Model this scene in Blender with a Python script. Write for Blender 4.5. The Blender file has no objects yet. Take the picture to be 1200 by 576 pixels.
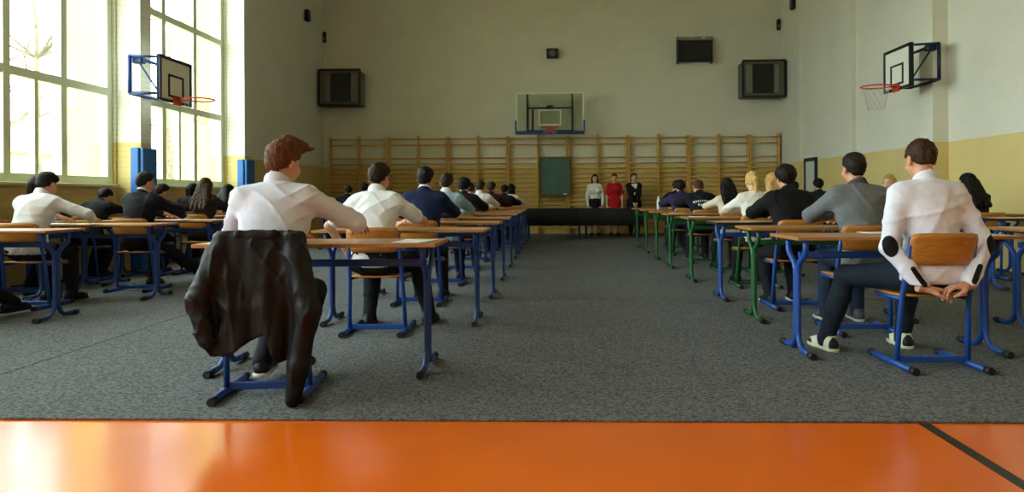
import bpy, math, random
import numpy as np
from mathutils import Vector, Matrix

R = math.radians
V = Vector
random.seed(7)
SC = bpy.context.scene
COL = SC.collection

# ------------------------------------------------------------------ helpers
def hexc(h):
    h = h.lstrip('#')
    c = [int(h[i:i + 2], 16) / 255 for i in (0, 2, 4)]
    return tuple((x / 12.92 if x <= .04045 else ((x + .055) / 1.055) ** 2.4) for x in c) + (1,)

def tag(o, label=None, cat=None, group=None, kind=None):
    if label: o['label'] = label
    if cat: o['category'] = cat
    if group: o['group'] = group
    if kind: o['kind'] = kind
    return o

def link(name, data, parent=None, loc=(0, 0, 0), rot=(0, 0, 0)):
    o = bpy.data.objects.new(name, data)
    COL.objects.link(o)
    if parent: o.parent = parent
    o.location = loc
    o.rotation_euler = rot
    return o

def empty(name, loc=(0, 0, 0), rz=0.0):
    o = link(name, None, None, loc, (0, 0, rz))
    o.empty_display_size = .1
    return o

class MB:
    """collects simple shapes into one mesh"""
    def __init__(s): s.v = []; s.f = []; s.sm = []
    def add(s, vs, fs, smooth=False):
        n = len(s.v); s.v += [tuple(v) for v in vs]
        s.f += [tuple(i + n for i in f) for f in fs]; s.sm += [smooth] * len(fs)
        return s
    def box(s, c, d, M=None):
        x, y, z = d[0] / 2, d[1] / 2, d[2] / 2
        vs = [V((a * x, b * y, e * z)) for a in (-1, 1) for b in (-1, 1) for e in (-1, 1)]
        if M is not None: vs = [M @ v for v in vs]
        vs = [v + V(c) for v in vs]
        return s.add(vs, [(0, 1, 3, 2), (4, 6, 7, 5), (0, 4, 5, 1), (2, 3, 7, 6), (0, 2, 6, 4), (1, 5, 7, 3)])
    def span(s, a, b):
        return s.box([(a[i] + b[i]) / 2 for i in range(3)], [abs(b[i] - a[i]) for i in range(3)])
    def bbox(s, c, d, r=.01, M=None):
        """box with chamfered edges"""
        x, y, z = d[0] / 2, d[1] / 2, d[2] / 2
        r = min(r, x * .49, y * .49, z * .49)
        vs = []; idx = {}
        for a in (-1, 1):
            for b in (-1, 1):
                for e in (-1, 1):
                    for k in range(3):
                        p = [a * x, b * y, e * z]
                        for q in range(3):
                            if q != k: p[q] -= (a, b, e)[q] * r
                        idx[(a, b, e, k)] = len(vs); vs.append(V(p))
        fs = []
        for k in range(3):
            u, w = (k + 1) % 3, (k + 2) % 3
            for sg in (-1, 1):
                q = []
                for (i, j) in ((-1, -1), (1, -1), (1, 1), (-1, 1)):
                    t = [0, 0, 0]; t[k] = sg; t[u] = i; t[w] = j
                    q.append(idx[(*t, k)])
                fs.append(q if sg > 0 else q[::-1])
        for k in range(3):
            u, w = (k + 1) % 3, (k + 2) % 3
            for i in (-1, 1):
                for j in (-1, 1):
                    def g(e, ax):
                        t = [0, 0, 0]; t[k] = e; t[u] = i; t[w] = j
                        return idx[(*t, ax)]
                    q = [g(-1, u), g(1, u), g(1, w), g(-1, w)]
                    fs.append(q if i * j < 0 else q[::-1])
        for a in (-1, 1):
            for b in (-1, 1):
                for e in (-1, 1):
                    q = [idx[(a, b, e, k)] for k in range(3)]
                    fs.append(q if a * b * e > 0 else q[::-1])
        if M is not None: vs = [M @ v for v in vs]
        return s.add([v + V(c) for v in vs], fs)
    def tube(s, pts, r, n=8, closed=False, caps=True):
        pts = [V(p) for p in pts]
        N = len(pts)
        rr = r if isinstance(r, (list, tuple)) else [r] * N
        rings = []; up = None
        for i, p in enumerate(pts):
            if closed: t = pts[(i + 1) % N] - pts[i - 1]
            elif i == 0: t = pts[1] - p
            elif i == N - 1: t = p - pts[-2]
            else: t = (pts[i + 1] - p).normalized() + (p - pts[i - 1]).normalized()
            t.normalize()
            if up is None:
                up = V((0, 0, 1)) if abs(t.z) < .9 else V((1, 0, 0))
            a = t.cross(up)
            if a.length < 1e-4: a = t.cross(V((0, 1, .3)))
            a.normalize(); b = a.cross(t).normalized(); up = b
            rings.append([p + (a * math.cos(2 * math.pi * k / n) + b * math.sin(2 * math.pi * k / n)) * rr[i] for k in range(n)])
        vs = [v for g in rings for v in g]; fs = []
        for i in range(N if closed else N - 1):
            j = (i + 1) % N
            for k in range(n):
                q = (k + 1) % n
                fs.append((i * n + k, i * n + q, j * n + q, j * n + k))
        s.add(vs, fs, True)
        if caps and not closed:
            m = len(s.v) - len(vs)
            s.f.append(tuple(m + k for k in range(n))[::-1]); s.sm.append(False)
            s.f.append(tuple(m + (N - 1) * n + k for k in range(n))); s.sm.append(False)
        return s
    def lathe(s, prof, n=20, c=(0, 0, 0)):
        vs = [(c[0] + r * math.cos(2 * math.pi * k / n), c[1] + r * math.sin(2 * math.pi * k / n), c[2] + z) for r, z in prof for k in range(n)]
        fs = [(i * n + k, i * n + (k + 1) % n, (i + 1) * n + (k + 1) % n, (i + 1) * n + k) for i in range(len(prof) - 1) for k in range(n)]
        return s.add(vs, fs, True)
    def mesh(s, name, m):
        me = bpy.data.meshes.new(name)
        me.from_pydata(s.v, [], s.f)
        me.polygons.foreach_set('use_smooth', s.sm)
        if m: me.materials.append(m)
        me.update()
        return me
    def build(s, name, m, parent=None, loc=(0, 0, 0), rot=(0, 0, 0)):
        return link(name, s.mesh(name, m), parent, loc, rot)

def bend(pts, r=.04, n=5):
    """round the corners of a polyline"""
    pts = [V(p) for p in pts]; out = [pts[0]]
    for a, b, c in zip(pts, pts[1:], pts[2:]):
        d1 = (a - b); d2 = (c - b)
        k = min(r, d1.length * .45, d2.length * .45)
        p, q = b + d1.normalized() * k, b + d2.normalized() * k
        for i in range(n + 1):
            t = i / n
            out.append(p * (1 - t) ** 2 + b * 2 * t * (1 - t) + q * t * t)
    out.append(pts[-1])
    return out

# ------------------------------------------------------------------ materials
def nt(name):
    m = bpy.data.materials.new(name); m.use_nodes = True
    t = m.node_tree; b = t.nodes['Principled BSDF']
    return m, t, b

def setb(b, col=None, rough=.6, metal=0., spec=.5):
    if col is not None: b.inputs['Base Color'].default_value = hexc(col) if isinstance(col, str) else col
    b.inputs['Roughness'].default_value = rough; b.inputs['Metallic'].default_value = metal
    b.inputs['Specular IOR Level'].default_value = spec

def mat(name, col, rough=.6, metal=0., spec=.5, var=.0, vscale=8., bump=0., bscale=60., stretch=(1, 1, 1), col2=None):
    m, t, b = nt(name); setb(b, col, rough, metal, spec)
    N = t.nodes.new; L = t.links.new
    if var or bump or col2:
        tc = N('ShaderNodeTexCoord'); mp = N('ShaderNodeMapping'); mp.inputs['Scale'].default_value = stretch
        L(tc.outputs['Object'], mp.inputs['Vector'])
    if var or col2:
        no = N('ShaderNodeTexNoise'); no.inputs['Scale'].default_value = vscale; no.inputs['Detail'].default_value = 6
        L(mp.outputs[0], no.inputs['Vector'])
        rp = N('ShaderNodeValToRGB'); rp.color_ramp.elements[0].position = .35; rp.color_ramp.elements[1].position = .65
        c = hexc(col)
        rp.color_ramp.elements[0].color = tuple(x * (1 - var) for x in c[:3]) + (1,)
        rp.color_ramp.elements[1].color = hexc(col2) if col2 else tuple(min(1, x * (1 + var)) for x in c[:3]) + (1,)
        L(no.outputs['Fac'], rp.inputs[0]); L(rp.outputs[0], b.inputs['Base Color'])
    if bump:
        n2 = N('ShaderNodeTexNoise'); n2.inputs['Scale'].default_value = bscale; n2.inputs['Detail'].default_value = 4
        L(mp.outputs[0], n2.inputs['Vector'])
        bp = N('ShaderNodeBump'); bp.inputs['Strength'].default_value = bump; bp.inputs['Distance'].default_value = .01
        L(n2.outputs['Fac'], bp.inputs['Height']); L(bp.outputs[0], b.inputs['Normal'])
    return m

def wall_mat(name, top, dado, h, brick=(.5, .24), mort=(.95, .95, .945, 1), bst=.12):
    """painted masonry with a painted dado up to height h"""
    m, t, b = nt(name); setb(b, top, .6, 0, .35)
    N = t.nodes.new; L = t.links.new
    g = N('ShaderNodeNewGeometry'); sx = N('ShaderNodeSeparateXYZ'); L(g.outputs['Position'], sx.inputs[0])
    ad = N('ShaderNodeMath'); ad.operation = 'ADD'; L(sx.outputs['X'], ad.inputs[0]); L(sx.outputs['Y'], ad.inputs[1])
    cv = N('ShaderNodeCombineXYZ'); L(ad.outputs[0], cv.inputs[0]); L(sx.outputs['Z'], cv.inputs[1])
    br = N('ShaderNodeTexBrick'); br.inputs['Scale'].default_value = 1; br.inputs['Brick Width'].default_value = brick[0]
    br.inputs['Row Height'].default_value = brick[1]; br.inputs['Mortar Size'].default_value = .008; br.inputs['Mortar Smooth'].default_value = .6
    br.inputs['Color1'].default_value = (1, 1, 1, 1); br.inputs['Color2'].default_value = (.975, .975, .975, 1); br.inputs['Mortar'].default_value = mort
    L(cv.outputs[0], br.inputs['Vector'])
    lt = N('ShaderNodeMath'); lt.operation = 'GREATER_THAN'; lt.inputs[1].default_value = h; L(sx.outputs['Z'], lt.inputs[0])
    mx = N('ShaderNodeMix'); mx.data_type = 'RGBA'; L(lt.outputs[0], mx.inputs['Factor'])
    mx.inputs['A'].default_value = hexc(dado); mx.inputs['B'].default_value = hexc(top)
    no = N('ShaderNodeTexNoise'); no.inputs['Scale'].default_value = 1.3; no.inputs['Detail'].default_value = 6; L(g.outputs['Position'], no.inputs['Vector'])
    mr = N('ShaderNodeMapRange'); mr.inputs['To Min'].default_value = .9; mr.inputs['To Max'].default_value = 1.06; L(no.outputs['Fac'], mr.inputs['Value'])
    m2 = N('ShaderNodeMix'); m2.data_type = 'RGBA'; m2.blend_type = 'MULTIPLY'; m2.inputs['Factor'].default_value = 1
    L(mx.outputs['Result'], m2.inputs['A']); L(br.outputs['Color'], m2.inputs['B'])
    m3 = N('ShaderNodeMix'); m3.data_type = 'RGBA'; m3.blend_type = 'MULTIPLY'; m3.inputs['Factor'].default_value = 1
    L(m2.outputs['Result'], m3.inputs['A']); L(mr.outputs[0], m3.inputs['B'])
    L(m3.outputs['Result'], b.inputs['Base Color'])
    bp = N('ShaderNodeBump'); bp.inputs['Strength'].default_value = bst; bp.inputs['Distance'].default_value = .006; bp.invert = True
    L(br.outputs['Fac'], bp.inputs['Height']); L(bp.outputs[0], b.inputs['Normal'])
    return m

def glass_mat(name, tint, gloss=.08, rough=.02):
    m = bpy.data.materials.new(name); m.use_nodes = True
    t = m.node_tree; t.nodes.clear(); N = t.nodes.new; L = t.links.new
    o = N('ShaderNodeOutputMaterial'); tr = N('ShaderNodeBsdfTransparent'); tr.inputs[0].default_value = hexc(tint)
    gl = N('ShaderNodeBsdfGlossy'); gl.inputs['Roughness'].default_value = rough
    mx = N('ShaderNodeMixShader'); mx.inputs[0].default_value = gloss
    L(tr.outputs[0], mx.inputs[1]); L(gl.outputs[0], mx.inputs[2]); L(mx.outputs[0], o.inputs[0])
    return m

WALL = wall_mat('painted_block_wall', '#dedccc', '#dac684', 1.89)
WALLL = wall_mat('painted_brick_wall', '#e0e0d6', '#d3bf7c', 1.89, (.26, .08), (.86, .86, .85, 1), .35)
CEIL = mat('ceiling_paint', '#d9d6c8', .9)
def carpet_mat():
    m, t, b = nt('grey_carpet'); setb(b, '#55585a', .95, 0, .15)
    N = t.nodes.new; L = t.links.new
    g = N('ShaderNodeNewGeometry')
    n1 = N('ShaderNodeTexNoise'); n1.inputs['Scale'].default_value = 58; n1.inputs['Detail'].default_value = 5; n1.inputs['Roughness'].default_value = .7
    n2 = N('ShaderNodeTexNoise'); n2.inputs['Scale'].default_value = .9; n2.inputs['Detail'].default_value = 3
    L(g.outputs['Position'], n1.inputs['Vector']); L(g.outputs['Position'], n2.inputs['Vector'])
    rp = N('ShaderNodeValToRGB'); rp.color_ramp.elements[0].position = .36; rp.color_ramp.elements[1].position = .66
    rp.color_ramp.elements[0].color = hexc('#3c3f40'); rp.color_ramp.elements[1].color = hexc('#83878a')
    L(n1.outputs['Fac'], rp.inputs[0])
    mr = N('ShaderNodeMapRange'); mr.inputs['To Min'].default_value = .85; mr.inputs['To Max'].default_value = 1.12; L(n2.outputs['Fac'], mr.inputs['Value'])
    mx = N('ShaderNodeMix'); mx.data_type = 'RGBA'; mx.blend_type = 'MULTIPLY'; mx.inputs['Factor'].default_value = 1
    L(rp.outputs[0], mx.inputs['A']); L(mr.outputs[0], mx.inputs['B']); L(mx.outputs['Result'], b.inputs['Base Color'])
    bp = N('ShaderNodeBump'); bp.inputs['Strength'].default_value = .8; bp.inputs['Distance'].default_value = .008
    L(n1.outputs['Fac'], bp.inputs['Height']); L(bp.outputs[0], b.inputs['Normal'])
    return m
CARPET = carpet_mat()
ORANGE = mat('orange_sports_floor', '#e46a12', .19, 0, .45, var=.04, vscale=2.5)
BLACKLINE = mat('black_court_line', '#1c1714', .4)
WOOD = mat('beech_plywood', '#b4762f', .42, 0, .4, var=.16, vscale=5, stretch=(1.5, 14, 14))
WOODT = mat('desk_laminate', '#b98d62', .35, 0, .45, var=.1, vscale=5, stretch=(1.5, 14, 14))
WOODE = mat('desk_edge', '#a8743c', .45, 0, .4, var=.12, vscale=5, stretch=(1.5, 14, 14))
DARKE = mat('dark_desk_edge', '#2a211b', .45)
BAR = mat('varnished_pine', '#d0a14e', .4, 0, .4, var=.14, vscale=6, stretch=(1, 1, 8))
BLUE = mat('blue_painted_steel', '#1d4b9c', .38, 0, .5, var=.06, vscale=10)
NAVYST = mat('dark_blue_painted_steel', '#1b3f86', .38, 0, .5, var=.06, vscale=10)
GREEN = mat('green_painted_steel', '#1d5a2c', .4, 0, .5, var=.06, vscale=10)
CAP = mat('black_rubber', '#15161a', .6)
FRAME = mat('pale_green_window_paint', '#e2ecd2', .5)
SILL = mat('window_sill_paint', '#c9c79a', .5)
GLASS = glass_mat('window_glass', '#f4faf7', .06)
PADB = mat('blue_vinyl_padding', '#1a66b0', .45)
WHITEP = mat('white_board_paint', '#e6e6da', .45)
DARKST = mat('dark_steel', '#1a2740', .45, .3)
RIM = mat('orange_rim', '#d2411c', .4)
NET = mat('white_net_cord', '#b9b7ae', .8)
ACRYL = glass_mat('clear_backboard', '#eaf0ea', .03)
BLACKP = mat('black_plastic', '#101012', .5, var=.05)
GREYP = mat('grey_casing', '#5d5e52', .55, var=.06)
GREYL = mat('grey_louvre', '#8b8c80', .5, .3)
BOARDG = mat('green_chalkboard', '#44675d', .6, var=.12, vscale=3)
BOARDF = mat('brown_board_frame', '#5b4a2b', .5)
CLOTHB = mat('black_tablecloth', '#11110d', .85, bump=.3, bscale=6)
ALU = mat('grey_aluminium', '#8d9086', .4, .5)
DOORP = mat('pale_door_panel', '#c6cabf', .5)
PAPER = mat('white_paper', '#efeee8', .7)
BOTTLE = mat('translucent_white_plastic', '#d9dedd', .25)
SKIN = mat('skin', '#c99474', .5, 0, .4, var=.05, vscale=20)
SKIN2 = mat('pale_skin', '#d9ab8e', .5, 0, .4, var=.05, vscale=20)
EYEW = mat('eye_white', '#e8e4de', .3)
LIPS = mat('lips', '#a4564c', .45)
YELLOWX = mat('yellow_render', '#e6d583', .8, var=.05)
GROUND = mat('pale_ground', '#a9a78e', .9, var=.15, vscale=.3)
BARK = mat('bare_bark', '#6f6650', .9, var=.2, bump=.4, bscale=10)
ROOFT = mat('roof_tiles', '#a7715a', .8, var=.1)
_mc = {}
def cloth(hexv, rough=.85, bump=.4):
    k = ('c', hexv)
    if k not in _mc: _mc[k] = mat('fabric_' + ('%d' % len(_mc)), hexv, rough, 0, .25, var=.04, vscale=14, bump=bump, bscale=26)
    return _mc[k]
def hairm(hexv):
    k = ('h', hexv)
    if k not in _mc: _mc[k] = mat('hair_%d' % len(_mc), hexv, .6, 0, .18, var=.3, vscale=55, bump=.6, bscale=120, stretch=(1, 1, .25))
    return _mc[k]

# ------------------------------------------------------------------ implicit surfaces (bodies, clothes, hair)
def unit(v):
    v = np.asarray(v, float); return v / np.linalg.norm(v)

SHEAR = -.033
class Field:
    def __init__(s, lo, hi, h):
        s.h = h; s.o = np.asarray(lo, float)
        n = np.ceil((np.asarray(hi, float) - s.o) / h).astype(int) + 2
        s.ax = [s.o[i] + h * np.arange(n[i]) for i in range(3)]
        s.d = np.full(tuple(n), .5, np.float32)
    def win(s, lo, hi):
        sl = []
        for i in range(3):
            a = int(max(0, math.floor((lo[i] - s.o[i]) / s.h))); b = int(min(len(s.ax[i]), math.ceil((hi[i] - s.o[i]) / s.h) + 1))
            if b - a < 1: return None
            sl.append(slice(a, b))
        return tuple(sl)
    def grid(s, sl):
        return np.meshgrid(s.ax[0][sl[0]], s.ax[1][sl[1]], s.ax[2][sl[2]], indexing='ij', sparse=True)
    def put(s, sl, d, k, sub=False):
        o = s.d[sl]
        if sub:
            if k > 0:
                h = np.clip(.5 - .5 * (o + d) / k, 0, 1); s.d[sl] = o * (1 - h) + (-d) * h + k * h * (1 - h)
            else: s.d[sl] = np.maximum(o, -d)
        elif k > 0:
            h = np.clip(.5 + .5 * (o - d) / k, 0, 1)
            s.d[sl] = d * h + o * (1 - h) - k * h * (1 - h)
            s.d[sl] = np.minimum(s.d[sl], np.minimum(o, d))
        else: s.d[sl] = np.minimum(o, d)
    def rc(s, a, b, ra, rb, k=.03, sub=False, sy=None):
        a = np.asarray(a, float); b = np.asarray(b, float); m = max(ra, rb) + k + 2.5 * s.h
        sl = s.win(np.minimum(a, b) - m, np.maximum(a, b) + m)
        if sl is None: return s
        X, Y, Z = s.grid(sl); ba = b - a; L = max(float(ba @ ba), 1e-9)
        px, py, pz = X - a[0], Y - a[1], Z - a[2]
        t = np.clip((px * ba[0] + py * ba[1] + pz * ba[2]) / L, 0, 1)
        qx, qy, qz = px - t * ba[0], py - t * ba[1], pz - t * ba[2]
        d = np.sqrt(qx * qx + qy * qy + qz * qz) - (ra + (rb - ra) * t)
        s.put(sl, d.astype(np.float32), k, sub); return s
    def ell(s, c, r, M=None, k=.03, sub=False):
        c = np.asarray(c, float); r = np.asarray(r, float); m = max(r) + k + 2.5 * s.h
        sl = s.win(c - m, c + m)
        if sl is None: return s
        X, Y, Z = s.grid(sl); p = [X - c[0], Y - c[1], Z - c[2]]
        if M is not None:
            p = [p[0] * M[0][i] + p[1] * M[1][i] + p[2] * M[2][i] for i in range(3)]
        k0 = np.sqrt((p[0] / r[0]) ** 2 + (p[1] / r[1]) ** 2 + (p[2] / r[2]) ** 2)
        k1 = np.sqrt((p[0] / r[0] ** 2) ** 2 + (p[1] / r[1] ** 2) ** 2 + (p[2] / r[2] ** 2) ** 2)
        d = np.where(k1 > 1e-6, k0 * (k0 - 1) / np.maximum(k1, 1e-6), -min(r))
        s.put(sl, d.astype(np.float32), k, sub); return s
    def clip(s, p, n):
        """keep the side the normal points away from"""
        n = unit(n); X, Y, Z = np.meshgrid(*s.ax, indexing='ij', sparse=True)
        s.d = np.maximum(s.d, ((X - p[0]) * n[0] + (Y - p[1]) * n[1] + (Z - p[2]) * n[2]).astype(np.float32)); return s
    def ripple(s, amp, f, seed=0):
        rs = np.random.RandomState(seed); X, Y, Z = np.meshgrid(*s.ax, indexing='ij', sparse=True)
        w = np.zeros((1, 1, 1))
        for i in range(4):
            a = rs.randn(3) * f; b = rs.randn(3) * f * .6; ph = rs.rand(2) * 6
            w = w + np.sin(X * a[0] + Y * a[1] + Z * a[2] + ph[0] + 1.6 * np.sin(X * b[0] + Y * b[1] + Z * b[2] + ph[1]))
        s.d = (s.d + amp * .5 * w).astype(np.float32); return s
    def crease(s, amp, f, seed=0, dirs=((.3, .2, 1), (-.5, .2, 1), (.8, .2, .6), (-.9, .1, .5))):
        """narrow soft ridges, as in pulled cloth"""
        rs = np.random.RandomState(seed); X, Y, Z = np.meshgrid(*s.ax, indexing='ij', sparse=True)
        w = np.zeros((1, 1, 1))
        for d in dirs:
            a = unit(d) * f * (.8 + .5 * rs.rand()); b = rs.randn(3) * f * .30; m = rs.randn(3) * f * .42; ph = rs.rand(3) * 6
            q = X * a[0] + Y * a[1] + Z * a[2] + ph[0] + 1.4 * np.sin(X * b[0] + Y * b[1] + Z * b[2] + ph[1])
            mk = np.clip(.2 + np.sin(X * m[0] + Y * m[1] + Z * m[2] + ph[2]), 0, 1)
            w = w + mk * (1 - np.abs(np.sin(q))) ** 2.2
        s.d = (s.d - amp * w).astype(np.float32); return s
    def surf(s):
        d = s.d.copy(); h = s.h
        d[0] = d[-1] = .5; d[:, 0] = d[:, -1] = .5; d[:, :, 0] = d[:, :, -1] = .5
        sg = d < 0
        c = np.zeros(tuple(np.array(d.shape) - 1), np.int8)
        offs = [(i, j, k) for i in (0, 1) for j in (0, 1) for k in (0, 1)]
        nx, ny, nz = c.shape
        for i, j, k in offs: c += sg[i:i + nx, j:j + ny, k:k + nz]
        I = np.argwhere((c > 0) & (c < 8))
        if not len(I): return np.zeros((0, 3)), np.zeros((0, 4), int)
        D = {o: d[I[:, 0] + o[0], I[:, 1] + o[1], I[:, 2] + o[2]] for o in offs}
        acc = np.zeros((len(I), 3)); cnt = np.zeros(len(I))
        for a in offs:
            for ax in range(3):
                if a[ax]: continue
                b = list(a); b[ax] = 1; b = tuple(b)
                da, db = D[a], D[b]; m = (da < 0) != (db < 0)
                t = np.where(m, da / np.where(m, da - db, 1), 0)
                p = np.array(a, float)[None, :].repeat(len(I), 0); p[:, ax] += t
                acc += p * m[:, None]; cnt += m
        vs = (I + acc / cnt[:, None]) * h + s.o
        ix = np.full(c.shape, -1, np.int64); ix[I[:, 0], I[:, 1], I[:, 2]] = np.arange(len(I))
        F = []
        for ax in range(3):
            u, w = (ax + 1) % 3, (ax + 2) % 3
            A = sg; B = np.roll(sg, -1, ax)
            m = A != B
            sl = [slice(0, -1)] * 3; E = np.argwhere(m[tuple(sl)])
            E = E[(E[:, u] > 0) & (E[:, w] > 0)]
            if not len(E): continue
            def cell(du, dw):
                q = E.copy(); q[:, u] -= du; q[:, w] -= dw
                return ix[q[:, 0], q[:, 1], q[:, 2]]
            Q = np.stack([cell(1, 1), cell(0, 1), cell(0, 0), cell(1, 0)], 1)
            ins = A[E[:, 0], E[:, 1], E[:, 2]]
            Q[~ins] = Q[~ins][:, ::-1]
            F.append(Q)
        return vs, np.concatenate(F)

def npmesh(name, vs, fs, m, extra=()):
    """numpy verts/quads (several blocks may be joined) -> smooth mesh"""
    blocks = [(vs, fs)] + list(extra); o = 0; VV = []; FF = []
    for v, f in blocks:
        VV.append(v); FF.append(f + o); o += len(v)
    v = np.concatenate(VV); f = np.concatenate(FF)
    me = bpy.data.meshes.new(name)
    me.vertices.add(len(v)); me.vertices.foreach_set('co', v.astype(np.float32).ravel())
    me.loops.add(len(f) * 4); me.loops.foreach_set('vertex_index', f.astype(np.int32).ravel())
    me.polygons.add(len(f)); me.polygons.foreach_set('loop_start', np.arange(0, len(f) * 4, 4, dtype=np.int32))
    me.polygons.foreach_set('use_smooth', np.ones(len(f), bool))
    me.materials.append(m); me.update(calc_edges=True)
    return me

# hands: wrist at the origin, fingers along +y, palm down; mirrored for the left hand
_hands = {}
def hand(kind, left, h):
    key = (kind, left, h)
    if key in _hands: return _hands[key]
    F = Field((-.10, -.05, -.12), (.09, .21, .05), h)
    F.rc((0, -.035, 0), (0, .012, 0), .027, .027, .02)
    F.ell((-.016, .05, 0), (.024, .05, .014), None, .02).ell((.016, .048, 0), (.024, .046, .014), None, .02)
    cr = {'flat': (3, 9, 7), 'relaxed': (24, 32, 24), 'grip': (52, 62, 40)}[kind]
    fing = [(-.030, .088, .040, .025, .020, .0088), (-.010, .094, .045, .028, .021, .0092), (.011, .090, .041, .026, .020, .0088), (.030, .080, .032, .020, .018, .0078)]
    for i, (x, y, a, b, c, r) in enumerate(fing):
        p = np.array([x, y, .001]); F.rc((x * .5, .04, 0), p, .011, r * 1.12, .008)
        sp = x * 2.3; ang = 0
        for q, l in zip(cr, (a, b, c)):
            ang += R(q); d = np.array([math.sin(sp) * math.cos(ang), math.cos(sp) * math.cos(ang), -math.sin(ang)])
            e = p + d * l; F.rc(p, e, r, r * .92, .003); p = e; r *= .92
    tc = {'flat': .15, 'relaxed': .35, 'grip': .7}[kind]
    p0 = np.array([-.022, .018, -.006]); p1 = np.array([-.050, .050, -.016 - .02 * tc]); p2 = np.array([-.060 + .012 * tc, .082, -.022 - .035 * tc]); p3 = np.array([-.058 + .03 * tc, .106, -.026 - .05 * tc])
    F.rc(p0, p1, .016, .0125, .014).rc(p1, p2, .0115, .0105, .004).rc(p2, p3, .0100, .0085, .003)
    v, f = F.surf()
    if left: v = v * [-1, 1, 1]; f = f[:, ::-1]
    _hands[key] = (v, f); return v, f

def ik(a, c, l1, l2, pole):
    a, c, pole = (np.asarray(x, float) for x in (a, c, pole))
    v = c - a; L = np.linalg.norm(v); n = v / L
    if L > (l1 + l2) * .995: L = (l1 + l2) * .995; c = a + n * L
    x = (l1 * l1 - l2 * l2 + L * L) / (2 * L); y = math.sqrt(max(l1 * l1 - x * x, 0))
    p = pole - n * (pole @ n); p = p / np.linalg.norm(p)
    return a + n * x + p * y, c

def rotm(yaw, pitch, roll):
    return np.array(Matrix.Rotation(R(yaw), 3, 'Z') @ Matrix.Rotation(R(roll), 3, 'Y') @ Matrix.Rotation(R(-pitch), 3, 'X'))

# shoes: ankle above the origin, toe along +y
_shoes = {}
def shoe_mesh(kind):
    if kind in _shoes: return _shoes[kind]
    up, sole = {'black': ('#121214', '#0c0c0d'), 'trainer': ('#d8d8c4', '#c9ccb0'), 'green_trainer': ('#b9c079', '#c9cfa0'),
                'darkwhite': ('#17181c', '#d9d8d2'), 'grey': ('#4a4a50', '#b9b9b4')}[kind]
    F = Field((-.07, -.11, -.01), (.07, .24, .13), .006)
    F.rc((0, -.055, .04), (0, .12, .035), .040, .038, .02).rc((0, .1, .03), (0, .175, .028), .040, .030, .02).rc((0, -.035, .06), (0, -.03, .105), .040, .036, .03)
    F.clip((0, 0, .014), (0, 0, -1)); F.clip((0, -.03, .108), (0, -.15, 1))
    u = npmesh('shoe', *F.surf(), cloth(up, .5, .1))
    if kind in ('trainer', 'green_trainer'):
        u.materials.append(cloth('#23262c', .5, .1))
        for p in u.polygons:
            c = p.center
            if (c.y > .12 and c.z < .05) or (-.02 < c.y - c.z * .6 < .03) or c.y < -.07: p.material_index = 1
    F = Field((-.07, -.11, -.01), (.07, .24, .05), .006)
    F.rc((0, -.055, .012), (0, .12, .012), .046, .043, .02).rc((0, .1, .012), (0, .18, .012), .044, .033, .02)
    F.clip((0, 0, .001), (0, 0, -1)); F.clip((0, 0, .022), (0, 0, 1))
    s = npmesh('sole', *F.surf(), cloth(sole, .6, .1))
    _shoes[kind] = (u, s); return u, s

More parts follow.
